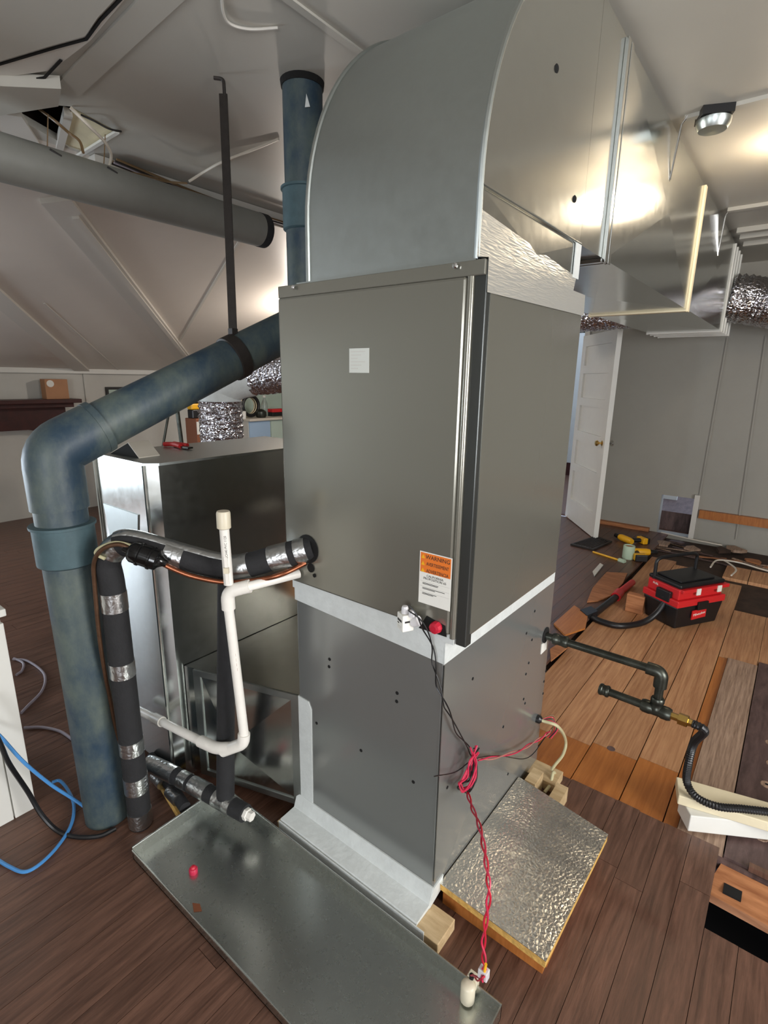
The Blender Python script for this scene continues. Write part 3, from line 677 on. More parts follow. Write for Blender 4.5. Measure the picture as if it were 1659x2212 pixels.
MB().lathe([(.0755, -.022), (.0785, -.02), (.0785, .02), (.0755, .022)], basis(hp, side, ax.cross(side)), 28).build('clamp_band', 'rod', hang, smooth=True)
bx('clamp_ear', (-.012, -.012, -.018), (.012, .012, .02), 'rod', hang, mtx=Matrix.Translation(rt-V((0, 0, .006))))

# ---- grey tube under the sloped ceiling
tx, tzz = -2.64, 2.285
gt = thing('grey_tube', 'long grey tube with a black end hung below the sloping ceiling', 'tube', (tx, 1.4, tzz))
te = onx(572, 500, tx); ts = V((tx, .35, te.z)); te = V((tx, te.y, te.z))
MB().cyl(ts, te-V((0, .05, 0)), .088, 28).build('tube', 'greytube', gt, smooth=True)
MB().lathe([(.086, 0), (.0895, .004), (.0895, .05), (.083, .055), (.07, .052)], basis(te-V((0, .053, 0)), (1, 0, 0), (0, 0, -1)), 28).build('end_cap', 'foam', gt, smooth=True)
for k, (u, v) in enumerate(((118, 352), (238, 372))):
    y = onx(u, v, tx+.05).y
    rg = [V((tx+.09*math.cos(a), y, ts.z+.09*math.sin(a))) for a in [i*math.pi/8 for i in range(17)]]
    MB().tube([V((tx, y, ts.z+.088)), V((tx+.02, y+.01, ZC))], .0025, 6).build('tie_wire', 'wirebrown', gt)
    MB().tube([V((tx+.07, y-.02, ts.z+.06)), V((tx+.075, y+.02, ts.z+.045))], .004, 6).build('tie_knot', 'print', gt)
# ---- cables along the ceiling break
for k in range(7):
    o = .012*k
    pts = [V((XS+.12-o*1.2, 1.45, ZC-.02-.004*(k % 3))), V((XS+.10-o, 2.0, ZC-.055-.012*(k % 2))), V((XS+.09-o, 2.8, ZC-.06-.006*(k % 3))), V((XS+.08-o, 4.2, ZC-.05))]
    tag(MB().tube(smooth_path(pts), .0055, 6).build('ceiling_cable', ['wirebrown', 'rod', 'wiregrey', 'wirebrown', 'rod', 'wirewhite', 'wirebrown'][k], smooth=True), 'thin cable in the bundle along the ceiling break', 'cable', 'bundled cables along the ceiling break')
def pxcable(name, pts, z, rr, m, label, cat='cable', f=onz):
    P = [f(u, v, zz if isinstance(z, list) else z) for (u, v), zz in zip(pts, z if isinstance(z, list) else [z]*len(pts))]
    return tag(MB().tube(smooth_path(P), rr, 6).build(name, m, smooth=True), label, cat)
pxcable('loft_wire', [(85, 236), (120, 262), (150, 288), (172, 305), (180, 330)], [2.56, 2.5, 2.48, 2.45, 2.40], .006, 'wirebrown', 'brown wire drooping across the dark ceiling opening', 'wire')
pxcable('loft_wire', [(152, 232), (190, 270), (225, 305), (240, 335), (235, 368), (248, 380)], [2.515, 2.47, 2.45, 2.43, 2.39, 2.38], .0065, 'wirewhite', 'pale twisted wire hanging from the opening edge to the grey tube', 'wire')
pxcable('loft_wire', [(175, 248), (205, 262), (235, 278), (262, 284)], [2.515, 2.50, 2.505, 2.515], .004, 'print', 'short dark wire across the cream insulation', 'wire')
pxcable('hanging_wire', [(408, 392), (440, 372), (480, 350), (560, 318), (602, 300)], [2.45, 2.49, 2.5, 2.51, 2.515], .006, 'wirewhite', 'white cord running along the ceiling toward the blue pipe')
pxcable('hanging_wire', [(240, 372), (300, 376), (360, 392), (405, 396)], [2.40, 2.43, 2.45, 2.45], .005, 'wirebrown', 'brown cord sagging above the grey tube')
pxcable('hanging_wire', [(478, -30), (482, 25), (498, 52), (540, 63), (600, 60)], [2.515, 2.513, 2.512, 2.513, 2.515], .004, 'trim', 'white cord curling on the ceiling above the hanger')

# ---- insulated suction line
sA = V((-1.072, KY0+.02, 1.012)); base = V((-1.56, .665, 0))
def onS(u, v, off=0.):
    d = V((sA.x-base.x, sA.y-base.y, 0)).normalized(); n = V((d.y, -d.x, 0))
    return onplane(u, v, base+n*off, n)
q1, q2, q3, q4 = onS(600, 1203), onS(500, 1226), onS(400, 1205), onS(300, 1177)
q4b = onS(250, 1180)
top = V((base.x, base.y, q4.z-.03))
pts = [sA, q1, q2, q3, q4, V((base.x+.03, base.y+.02, q4.z-.002)), V((base.x-.005, base.y-.002, q4.z-.055)), V((base.x, base.y, q4.z-.15)), V((base.x, base.y, .5)), base]
spath = smooth_path(pts, 8); LS = path_len(spath)
suc = thing('suction_line', 'thick black foam insulated refrigerant line wrapped with foil bands', 'refrigerant line', base)
MB().tube(spath, .037, 20).build('foam_sleeve', 'foam', suc, smooth=True)
horiz = LS-(q4.z-.15)
bands = [(.02, .055), (.075, .135), (.20, .265), (.40, .455), (horiz-.17, horiz-.125), (horiz+.0, horiz+.06), (horiz+.235, horiz+.285), (LS-.34, LS-.29), (LS-.20, LS-.14), (LS-.06, LS-.005)]
for a, b in bands:
    if b <= LS: MB().tube(sub_path(spath, a, b), .0385, 20).build('foil_band', 'foilband', suc, smooth=True)
# the long foil strip on the upper side between the bands
up = [p+V((0, 0, .021)) for p in sub_path(spath, .26, .60)]
MB().tube(up, .023, 12).build('foil_strip', 'foilband', suc, smooth=True)

# ---- copper liquid line with filter drier
nS = V((sA.y-base.y, -(sA.x-base.x), 0)).normalized()
def onL(u, v, off=.055): return onS(u, v, off)
liq = thing('liquid_line', 'thin copper line with a black filter drier beside the foam line', 'refrigerant line', (base.x+.05, base.y-.06, 0))
d0, d1 = onL(282, 1190), onL(345, 1212)
MB().tube(smooth_path([onL(338, 1210), onL(372, 1228), onL(420, 1246), onL(490, 1258), onL(560, 1252), onL(610, 1240), V((-1.085, KY0-.004, .965))]), .0075, 10).build('copper_tube', 'copper', liq, smooth=True)
MB().tube(smooth_path([onL(285, 1186), onL(255, 1176), onL(222, 1186), onL(203, 1215, .04), onL(205, 1270, .03), onL(214, 1370, .022), onL(226, 1450, .005), onL(240, 1520, -.02), onL(262, 1640, -.05), onL(285, 1770, -.05)]), .0065, 10).build('copper_tube', 'oldcopper', liq, smooth=True)
MB().tube(smooth_path([onL(290, 1180, .05), onL(250, 1172, .045), onL(216, 1183, .04), onL(207, 1196, .04), onL(226, 1207, .045)]), .005, 8).build('copper_tube', 'cablebeige', liq, smooth=True)
axd = (d1-d0).normalized(); sd = axd.orthogonal(); Ld = (d1-d0).length
dr_ = MB().lathe([(.010, -.02), (.012, -.008), (.026, 0), (.031, .008), (.031, Ld*.28), (.034, Ld*.30), (.034, Ld*.36), (.031, Ld*.38), (.031, Ld*.66), (.034, Ld*.68), (.034, Ld*.74), (.031, Ld*.76), (.030, Ld-.006), (.02, Ld), (.012, Ld+.012), (.010, Ld+.022)], basis(d0, sd, axd.cross(sd)), 24).build('filter_drier', 'blackgloss', liq, smooth=True)
cl = d0+axd*(Ld*.16); tc = (C-cl).normalized(); lat = axd.cross(tc).normalized(); nn = lat.cross(axd)
MB().box((-.010, -.014, .029), (.012, .012, .0325), basis(cl-lat*.004, axd, lat)).build('drier_label', 'labelwhite', dr_)

# ---- black foam pipe dropping to the floor pipe
bb = onz(487, 1728, .10); bt = ony(491, 1278, bb.y+.02)
vp = thing('foam_drop_pipe', 'straight black foam pipe standing behind the white plastic pipe', 'pipe', bb)
MB().cyl(bb-V((0, 0, .0)), bt+V((0, 0, .05)), .030, 18, .0255).build('foam_sleeve', 'foam', vp, smooth=True)
# ---- foil banded pipes on the floor
g0, g1 = onz(318, 1645, .10), onz(530, 1757, .095)
fp = thing('foil_wrapped_pipe', 'black floor pipe wrapped with foil bands ending in a white plug', 'pipe', (g1.x, g1.y, .06))
fpath = smooth_path([g0+V((.012, -.005, 0)), g0.lerp(g1, .12), g0.lerp(g1, .5)+V((0, 0, .004)), g1], 8); LF = path_len(fpath)
MB().tube(fpath, .029, 18).build('foam_sleeve', 'foam', fp, smooth=True)
for a, b in ((.0, .14), (.17, .21), (.225, .30), (.34, .39), (LF-.11, LF-.055)):
    MB().tube(sub_path(fpath, a, b), .0305, 18).build('foil_band', 'foilband', fp, smooth=True)
ga = (g1-g0).normalized(); sd = ga.orthogonal()
MB().lathe([(.020, -.004), (.020, .012), (.016, .014), (.016, .030), (.0, .030)], basis(g1, sd, ga.cross(sd)), 6).build('end_plug', 'pvc', fp)
h0, h1 = onz(328, 1668, .05), onz(400, 1745, .045)
fp2 = thing('foil_wrapped_pipe', 'short thin foil wrapped pipe beside the foot of the black line', 'pipe', h1)
MB().cyl(h0+V((-.08, .04, 0)), h1, .02, 14).build('foam_sleeve', 'foam', fp2, smooth=True)
for a, b in ((.1, .35), (.55, .8)): MB().cyl(h0.lerp(h1, a), h0.lerp(h1, b), .0215, 14).build('foil_band', 'foilband', fp2, smooth=True)
k0, k1 = onz(345, 1690, .012), onz(392, 1768, .012)
tag(MB().tube([k0, k1], .011, 6).build('wood_stick', 'fiber'), 'yellowish wooden stick on the floor behind the metal tray', 'stick')

# ---- white condensate drain
pv = thing('condensate_drain', 'white plastic condensate pipe with capped vent rising past the foam line', 'drain pipe', (-1.25, .85, .2))
def onP(u, v): return onS(u, v, .075)
cA, cB = onP(482, 1106), onP(496, 1290); rp = .0145
pe = onP(492, 1290)
MB().cyl(onP(494, 1262), onP(483, 1125), rp*.95, 16).build('vent_pipe', 'pvc', pv, smooth=True)
c0, c1 = onP(484, 1142), onP(482, 1104)
axc = (c1-c0); sd = axc.orthogonal()
MB().lathe([(.0155, 0), (.0195, .003), (.0195, axc.length-.006), (.017, axc.length)], basis(c0, sd, axc.cross(sd)), 18).build('vent_cap', 'pvccap', pv, smooth=True)
port = V((-1.115, KY0-.002, .925))
MB().tube(smooth_path([port, onP(540, 1266), pe+V((.004, .004, .02))]), rp*.95, 14).build('horizontal_pipe', 'pvc', pv, smooth=True)
bt_ = onP(528, 1592)
MB().tube(round_corners([onP(540, 1266), pe+V((0, 0, .018)), onP(494, 1315)], .03, 6), rp*1.35, 16).build('elbow', 'pvc', pv, smooth=True)
MB().cyl(onP(493, 1305), bt_, rp, 16).build('down_pipe', 'pvc', pv, smooth=True)
b1 = onP(526, 1606); b2 = onS(482, 1622, .05); b3 = onS(455, 1612, .035); b4 = V((-1.70, .80, b3.z+.0)); 
b4 = onplane(296, 1532, (0, .80, 0), (0, 1, 0))
MB().tube(round_corners([onP(527, 1585), b1, b2], .02, 5), rp*1.3, 16).build('elbow', 'pvc', pv, smooth=True)
MB().tube(round_corners([b1.lerp(b2, .6), b2.lerp(b3, .6), b3.lerp(b4, .12)], .02, 5), rp*1.3, 16).build('elbow', 'pvc', pv, smooth=True)
MB().tube([b2, b3, b4], rp, 16).build('trap_pipe', 'pvc', pv, smooth=True)
bn = b3.lerp(b4, .62); bn2 = b3.lerp(b4, .74); MB().cyl(bn, bn2, rp*1.25, 16).build('coupling', 'pvc', pv, smooth=True)
# lettering along the vent pipe
vx = (c1-onP(494, 1250)).normalized(); vn = (C-onP(487, 1180)).normalized(); 
tm = basis(onP(488, 1182)+vn*(rp*.97), vx, vn.cross(vx)); text('lettering', 'SCH40 PVC 1120', .0095, 'print', tm, pv, ext=.0002, sx=.95)
vx = (onP(494, 1320)-bt_).normalized(); vn = (C-onP(512, 1440)).normalized(); tm = basis(onP(510, 1430)+vn*(rp*1.02), vx, vn.cross(vx)); [MB().box((-.03+.016*k, -.0012, 0), (-.021+.016*k, .0012, .0004), tm).build('print_mark', 'printred', pv) for k in range(4)]
z0, z1 = onP(492, 1200), onP(495, 1258)
zt_ = thing('zip_tie', 'white zip tie strapping the copper line to the vent pipe', 'zip tie', z1)
MB().box((-.0045, 0, .013), (.0045, (z1-z0).length, .0155), basis(z1, (R @ V((1, 0, 0))), z0-z1)).build('strap', 'pvc', zt_)
MB().box((-.007, (z1-z0).length*.42, .013), (.007, (z1-z0).length*.62, .021), basis(z1, (R @ V((1, 0, 0))), z0-z1)).build('lock_head', 'pvccap', zt_)

# ================================================================== PAN, BASE, FOIL BOARD
PX0_, PX1_, PY0_, PY1_ = -1.445, -.335, .580, .918
pan = thing('drain_pan', 'long shallow galvanized drain pan on the dark floor before the furnace', 'drain pan', (-.9, .75, 0))
bx('pan_floor', (PX0_, PY0_, .0015), (PX1_, PY1_, .005), 'galv_pan', pan)
lip = .046
for a, b in (((PX0_, PY0_, .0015), (PX0_+.003, PY1_, lip)), ((PX1_-.003, PY0_, .0015), (PX1_, PY1_, lip)), ((PX0_, PY0_, .0015), (PX1_, PY0_+.003, lip*.75)), ((PX0_, PY1_-.003, .0015), (PX1_, PY1_, lip))):
    bx('pan_wall', a, b, 'galv_pan', pan)
for a, b in (((PX0_, PY1_, lip), (PX1_, PY1_, lip)), ((PX0_, PY0_, lip), (PX0_, PY1_, lip)), ((PX0_, PY0_, lip*.75), (PX1_, PY0_, lip*.75))): MB().cyl(a, b, .003, 8).build('rolled_rim', 'galv_pan', pan, smooth=True)
q = onz(424, 1960, .0055); MB().prism([q+V((-.02, .0, 0)), q+V((.0, .012, 0)), q+V((.022, .004, 0)), q+V((.006, -.012, 0))], (0, 0, .0015)).build('rust_stain', 'brownbox', pan)
q = onz(418, 1884, .005)
rc = thing('bottle_top', 'small bright red plastic cap sitting in the drain pan', 'cap', q)
MB().lathe([(.013, .0), (.0135, .012), (.011, .016), (.0, .017)], Matrix.Translation(q), 16).build('cap_body', 'pinkred', rc, smooth=True)
MB().lathe([(.009, .014), (.007, .022), (.004, .024)], Matrix.Translation(q), 12).build('cap_tip', 'crimson', rc, smooth=True)
# float switch clipped on the pan wall
q = V((-.415, PY1_, lip))
fs = thing('float_switch', 'beige float switch clipped on the right rim of the drain pan', 'switch', (q.x, q.y, .01))
MB().lathe([(.015, -.035), (.018, -.03), (.018, .015), (.014, .02), (.005, .022)], Matrix.Translation((q.x, q.y-.022, lip)), 16).build('switch_body', 'pvccap', fs, smooth=True)
bx('mount_clip', (q.x-.012, q.y-.008, lip-.01), (q.x+.014, q.y+.012, lip+.022), 'pvccap', fs, bevel=.002)
MB().cyl((q.x, q.y-.006, lip+.015), (q.x, q.y-.006, lip+.03), .006, 10).build('wire_boot', 'void', fs)
# 2x4 under the furnace
base_l = [((FX0-.03, .943, 0), (-.532, 1.033, .038)), ((FX0-.03, 1.70, 0), (-.50, 1.79, .038))]
tag(bx('lumber_rail', *base_l[0], 'lumber', bevel=.002), 'flat timber under the front of the furnace beside the drain pan', 'lumber')
tag(bx('lumber_rail', *base_l[1], 'lumber', bevel=.002), 'flat timber under the rear of the furnace with a sawn end showing', 'lumber')
bx('center_sill', (FX0+.06, 1.10, .0), (FX1-.02, 1.66, FZ0), 'slab', fur)
# foil faced board on its wooden frame
fb = thing('foil_faced_board', 'crinkled silver foil faced insulation board lying beside the furnace', 'insulation board', (-.43, 1.3, 0))
m_ = MB(); c4 = [V((-.603, 1.065, 0)), V((-.283, 1.052, 0)), V((-.272, 1.545, 0)), V((-.603, 1.60, 0))]
MB().prism([p_+V((0, 0, .060)) for p_ in c4], (0, 0, .024)).build('fiberglass_core', 'fiber', fb)
MB().prism([p_+V((0, 0, .0842)) for p_ in [c4[0]+V((-.0, -.003, 0)), c4[1]+V((.001, -.002, 0)), c4[2]+V((.001, .002, 0)), c4[3]+V((0, .002, 0))]], (0, 0, .002)).build('foil_facing', 'foilboard', fb)
bx('wood_runner', (-.60, 1.078, 0), (-.295, 1.10, .06), 'plank_amber', fb)
bx('wood_runner', (-.60, 1.47, 0), (-.33, 1.51, .06), 'lumber_orange', fb)
bx('wood_runner', (-.318, 1.10, 0), (-.292, 1.53, .06), 'plank_amber', fb)
w0 = onz(1178, 1700, .05); w1 = onz(1215, 1712, .05)
tag(bx('timber_offcut', (-.585, 1.615, 0), (-.545, 1.695, .075), 'lumber'), 'pale timber offcut with nail holes behind the foil board', 'lumber')
tag(bx('timber_offcut', (-.49, 1.60, 0), (-.45, 1.695, .06), 'lumber'), 'short timber offcut beside the beige cable loop', 'lumber')

# ================================================================== SWITCH, WIRES
q = ony(878, 1338, KY0-.03)
sw = thing('safety_switch', 'white plastic overflow switch hanging on the coil cabinet front', 'switch', q)
bm_ = basis(q, (math.cos(.5), -math.sin(.5), 0), (0, 0, 1))
bx('switch_box', (-.018, -.026, -.014), (.016, .018, .018), 'labelwhite', sw, bevel=.003, mtx=bm_)
MB().box((-.013, -.002, .018), (.010, .004, .0185), bm_).build('print_line', 'print', sw)
MB().box((-.013, -.009, .018), (-.004, -.006, .0185), bm_).build('print_line', 'print', sw)
for k in range(2): MB().box((-.012, -.015-.004*k, .018), (.01-.004*k, -.0138-.004*k, .0184), bm_).build('print_line', 'wall', sw)
MB().box((.016, -.002, -.008), (.0165, .003, .012), bm_).build('print_line', 'print', sw)
MB().lathe([(.009, .016), (.009, .03), (.007, .036), (.0, .037)], bm_ @ Matrix.Rotation(-math.pi/2, 4, 'X') @ Matrix.Translation((-.002, -.004, 0)), 14).build('top_dome', 'frosted', sw, smooth=True)
MB().lathe([(.008, .014), (.008, .026), (.006, .030), (.0, .031)], bm_ @ Matrix.Rotation(-math.pi/2, 4, 'X') @ Matrix.Translation((.016, .006, 0)), 14).build('side_dome', 'frosted', sw, smooth=True)
MB().cyl(bm_ @ V((-.016, .006, 0)), bm_ @ V((-.024, .012, 0)), .008, 12).build('side_port', 'frosted', sw, smooth=True)
MB().cyl(bm_ @ V((.012, -.004, -.012)), bm_ @ V((.026, .004, -.022)), .013, 14).build('rear_port', 'frosted', sw, smooth=True)
def onF(u, v, off): return ony(u, v, FY0-off)
cornr = V((FX1+.01, FY0-.012, 0))
def onC(u, v, off=.0):   # vertical plane just in front of the side face
    return onx(u, v, FX1+.018+off)
w = [ony(882, 1312, KY0-.045), ony(900, 1332, KY0-.04), ony(918, 1360, KY0-.03), onF(934, 1400, .02), onF(938, 1440, .02), onF(946, 1480, .015), onF(958, 1515, .012)]
w2 = [onC(972, 1545), onC(990, 1585), onC(1012, 1615), onC(1024, 1640)]
wires = thing('switch_wire', 'twisted black wire pair trailing from the white switch to the red bundle', 'wire', w2[-1])
P1 = smooth_path(w+w2, 6)
for ph in (0, math.pi):
    PP = [p+V((math.sin(i*.35+ph), 0, math.cos(i*.35+ph)))*.006 for i, p in enumerate(P1)]
    MB().tube(PP, .0018, 6).build('wire', 'wireblack', wires, smooth=True)
# bundle of red wire hung at the furnace corner
bun = thing('wire_bundle', 'tangled bundle of red thermostat wire hanging at the furnace side', 'wire', onC(1010, 1700))
random.seed(3)
for k in range(9):
    j = lambda a: random.uniform(-a, a)
    pts = [(1030+j(6), 1618+j(8)), (1018+j(8), 1645+j(5)), (1008+j(9), 1680+j(5)), (994+j(5), 1696+j(6)), (1003+j(8), 1708+j(6)), (1020+j(7), 1690+j(6)), (1026+j(6), 1655+j(5)), (1022+j(6), 1622+j(8))]
    MB().tube(smooth_path([onC(u, v, .004*k) for u, v in pts], 6), .0024, 6).build('wire_loop', 'pinkred' if k % 3 else 'wireblack', bun, smooth=True)
def twist(name, P, amp, pitch, cols, parent, rr=.0024, nm='wire'):
    P = smooth_path(P, 8)
    for k, c_ in enumerate(cols):
        ph = 2*math.pi*k/len(cols)
        d = (P[-1]-P[0]).normalized(); s = d.orthogonal().normalized(); t_ = d.cross(s)
        MB().tube([p+(s*math.sin(i*pitch+ph)+t_*math.cos(i*pitch+ph))*amp for i, p in enumerate(P)], rr, 6).build(nm, c_, parent, smooth=True)
w_a = onC(1008, 1705, .01)
def onW(u, v): return onv(u, v, (w_a.x, w_a.y), (-.415, .915))
conn = onW(1045, 2102)
down = [w_a]+[onW(u, v) for u, v in ((1018, 1740), (1034, 1780), (1045, 1830), (1052, 1880), (1056, 1930), (1050, 1985), (1044, 2040), (1046, 2085))]+[conn]
twist('red', down, .004, .5, ['pinkred', 'crimson'], bun)
bx('connector', (conn.x-.011, conn.y-.008, conn.z-.012), (conn.x+.011, conn.y+.008, conn.z+.012), 'frosted', bun, bevel=.002)
twist('tail', [conn, conn.lerp(V((q.x, q.y, .08)), .0)+V((0, -.01, -.01)), V((-.415, PY1_-.006, lip+.03))], .003, .5, ['pinkred', 'crimson'], bun, .002)
MB().tube([conn+V((.003, -.004, .012)), conn+V((.005, -.004, .035))], .003, 6).build('yellow_wire', 'yellow', bun)
lead = thing('control_wire', 'pink control wire stretched from the red bundle to the furnace grommet', 'wire', wg)
twist('pink', [onC(1032, 1640), onC(1070, 1636, .01), onC(1120, 1622, .012), onC(1150, 1605, .015), onC(1175, 1590, .03), onC(1190, 1578, .05)], .0035, .45, ['pinkred', 'printred'], lead, .0022)
MB().tube(smooth_path([onC(938, 1677, .02), onC(985, 1667, .01), onC(1025, 1640, .01), onC(1075, 1632), onC(1140, 1637, .01), onC(1180, 1590, .02)]), .0016, 5).build('black_lead', 'wireblack', lead)
for k in range(4): MB().tube(smooth_path([wg+V((.012, 0, 0)), wg+V((.05, .02+.005*k, .005*k)), wg+V((.075-.008*k, .03, -.02-.012*k)), wg+V((.06-.01*k, .0+.01*k, -.06-.008*k))]), .002, 6).build('short_wire', ['pinkred', 'wireblack', 'crimson', 'wirebrown'][k], lead)
bc = [wg+V((.02, .0, 0)), wg+V((.075, .02, -.012)), onx(1222, 1600, -.545), onx(1216, 1630, -.54), onx(1194, 1660, -.54), onx(1185, 1695, -.53), onx(1192, 1712, -.52), onx(1203, 1690, -.52), onx(1196, 1668, -.525), onx(1188, 1695, -.52), onx(1176, 1712, -.525)]
tag(MB().tube(smooth_path(bc, 8), .006, 8).build('power_cable', 'cablebeige', smooth=True), 'beige electrical cable looping from the furnace side down to the timber', 'cable')

# ================================================================== GAS PIPE
ge = V((onplane(1432, 1442, (0, gp.y, 0), (0, 1, 0)).x, gp.y, .595))
gas = thing('gas_pipe', 'dark steel gas pipe with elbow and tee beside the furnace', 'gas pipe', (ge.x, ge.y, .4))
rg = .0135
zt2 = onv(1418, 1533, (ge.x, ge.y), (ge.x+.788, ge.y+.615)).z
MB().cyl((FX1-.004, gp.y, .597), (ge.x-.02, gp.y, .597), rg, 16).build('pipe', 'iron', gas, smooth=True)
def fitting(a, b, rr, nm='collar'):
    a, b = V(a), V(b); ax = b-a; sd = ax.orthogonal(); l = ax.length
    return MB().lathe([(rr*.85, 0), (rr, l*.1), (rr, l*.3), (rr*.9, l*.36), (rr*.9, l*.64), (rr, l*.7), (rr, l*.9), (rr*.85, l)], basis(a, sd, ax.cross(sd)), 18).build(nm, 'iron', gas, smooth=True)
fitting((FX1+.028, gp.y, .597), (FX1+.085, gp.y, .597), .021, 'union')
MB().tube(round_corners([(ge.x-.045, gp.y, .597), (ge.x, gp.y, .597), (ge.x, gp.y, .545)], .035, 8), .0205, 18).build('elbow', 'iron', gas, smooth=True)
MB().cyl((ge.x, gp.y, .56), (ge.x, gp.y, zt2), rg, 16).build('pipe', 'iron', gas, smooth=True)
tdir = (onz(1470, 1556, zt2)-onz(1340, 1507, zt2)); tdir.z = 0; tdir.normalize(); tc_ = V((ge.x, gp.y, zt2))
fitting(tc_-tdir*.045, tc_+tdir*.045, .022, 'tee'); fitting(tc_+V((0, 0, -.005)), tc_+V((0, 0, .045)), .021, 'tee')
e0 = tc_-tdir*.17
MB().cyl(tc_-tdir*.04, e0, rg, 16).build('pipe', 'iron', gas, smooth=True)
fitting(e0-tdir*.012, e0+tdir*.022, .0205, 'end_cap')
n0 = tc_+tdir*.045; sd = tdir.orthogonal()
MB().lathe([(.012, 0), (.012, .02), (.019, .021), (.019, .048), (.013, .05), (.012, .06)], basis(n0, sd, tdir.cross(sd)), 6).build('brass_nut', 'brass', gas)
n1 = n0+tdir*.06
fx = thing('flexible_gas_line', 'black ribbed flexible gas line drooping from brass nut to white boards', 'gas hose', n1)
fpts = [n1, n1+tdir*.035+V((0, 0, -.01)), ony(1499, 1605, 1.85), ony(1487, 1650, 1.86), ony(1484, 1690, 1.88), onz(1505, 1722, .116), onz(1550, 1742, .116), onz(1610, 1748, .116), onz(1700, 1760, .116), onz(1800, 1785, .116)]
fpath = smooth_path(fpts, 26)
# even resampling for the ribs
Lx = path_len(fpath); nr = int(Lx/.0042); ev = []; acc = 0; idx = 0
for k in range(nr+1):
    t_ = Lx*k/nr; ev.append(sub_path(fpath, t_*.9999, t_*.9999+1e-5)[0])
MB().tube(ev, lambda t_, j, i: .0135 if i % 2 else .0112, 12).build('ribbed_hose', 'black', fx, smooth=False)

# ================================================================== WHITE BOARDS AT RIGHT
wt = .102
cA = V((-.147, 1.952, 0)); dB = V((.27, .066, 0)).normalized(); dA = V((dB.y, -dB.x, 0))
tag(MB().prism([V((p.x, p.y, wt-.036)) for p in (cA, cA+dB*.8, cA+dB*.8+dA*.112, cA+dA*.100)], (0, 0, .036)).build('white_plank', 'cream', bevel=.003), 'long cream plank under the ribbed gas line', 'plank')
dC = V((.147, .088, 0)).normalized(); dD = V((-dC.y, dC.x, 0)); c0 = V((-.077, 1.828, 0))
tag(MB().prism([V((p.x, p.y, .0005)) for p in (c0, c0+dC*.5, c0+dC*.5+dD*.09, c0+dD*.09)], (0, 0, .065)).build('white_block', 'white', bevel=.003), 'white painted block supporting the cream plank', 'block')

# ================================================================== SHOP VACUUM
u_ = V((.24, .39, 0)).normalized(); v_ = V((-u_.y, u_.x, 0))
vo_ = onz(1455, 1362, -.02); vm = basis((vo_.x, vo_.y, -.02), u_, v_)   # x along long front face, y to the left/back
VL, VW = .40, .265
vac = thing('portable_vacuum', 'red and black portable jobsite vacuum standing on the raw planks', 'vacuum', vo_)
def vb(nm, a, b, m, bev=.006, parent=vac): return bx(nm, a, b, m, parent, bevel=bev, mtx=vm)
tank = MB(); 
t0 = [(.02, .015, .0), (VL-.02, .015, 0), (VL-.02, VW-.015, 0), (.02, VW-.015, 0)]; t1 = [(.0, .0, .15), (VL, 0, .15), (VL, VW, .15), (0, VW, .15)]
tank.add([vm @ V(p) for p in t0+t1], [(3, 2, 1, 0), (4, 5, 6, 7), (0, 1, 5, 4), (1, 2, 6, 5), (2, 3, 7, 6), (3, 0, 4, 7)]); tank.build('tank', 'black', vac, bevel=.008)
vb('red_band', (-.006, -.006, .150), (VL+.006, VW+.006, .195), 'red')
vb('motor_housing', (.012, .012, .195), (VL-.012, VW-.012, .265), 'red')
vb('rear_shelf', (.02, -.01, .245), (VL+.02, VW-.01, .268), 'red', .004)
lid = vb('lid', (.012, .008, .268), (VL-.0, VW-.008, .296), 'black', .01)
vb('lid_ridge', (.05, .04, .296), (VL-.06, VW-.04, .306), 'black', .004, lid)
vb('front_latch', (VL*.40, -.018, .12), (VL*.62, -.004, .175), 'black', .003)
for a in (.13, .31): vb('lid_clip', (a, -.016, .225), (a+.035, -.008, .268), 'labelwhite', .002)
hd = MB(); hp_ = [vm @ V(p) for p in ((.02, VW*.82, .27), (.02, VW*.82, .395), (.06, VW*.82, .41), (VL-.06, VW*.82, .41), (VL-.02, VW*.82, .395), (VL-.02, VW*.82, .27))]
hd.tube(round_corners(hp_, .03, 5), .011, 12); hd.build('carry_handle', 'black', vac, smooth=True)
bd = MB(); bd.prism([vm @ V(p) for p in ((VL*.33, .0, .055), (VL*.63, -.0, .062), (VL*.63, -.0, .125), (VL*.33, -.0, .115))], vm.to_3x3() @ V((0, -.006, 0))); bd = bd.build('brand_badge', 'red', vac)
tm = basis(vm @ V((VL*.48, -.0065, .09)), u_, (0, 0, 1)); tm = tm @ Matrix.Rotation(.12, 4, 'Z'); text('lettering', 'Milwaukee', .024, 'labelwhite', tm, bd, ext=.0006)
lt = basis(vm @ V((-.0075, VW*.60, .175)), -v_, (0, 0, 1)); text('lettering', 'FUEL', .02, 'labelwhite', basis(vm @ V((.010, VW*.72, .245)), -v_, (0, 0, 1)), vac, ext=.0006)
vb('hose_port', (-.012, VW*.22, .165), (.03, VW*.62, .235), 'black', .006)
hs = thing('vacuum_hose', 'black vacuum hose looping from the vacuum to a red wand', 'hose', vo_)
h_ = [vm @ V((-.005, VW*.42, .2)), onz(1440, 1290, .16), onz(1420, 1322, .06), onz(1390, 1344, .0), onz(1340, 1352, -.001), onz(1300, 1343, -.001), onz(1272, 1330, .0)]
MB().tube(smooth_path(h_, 8), .0195, 14).build('hose', 'black', hs, smooth=True)
wA_, wB_, wC_, wD_ = onz(1276, 1332, .004), onz(1330, 1290, .006), onz(1338, 1280, .006), onz(1366, 1258, .012)
MB().cyl(wA_, wB_, .023, 14).build('extension_tube', 'black', hs, smooth=True)
MB().cyl(wB_, wC_, .034, 14).build('collar', 'red', hs, smooth=True)
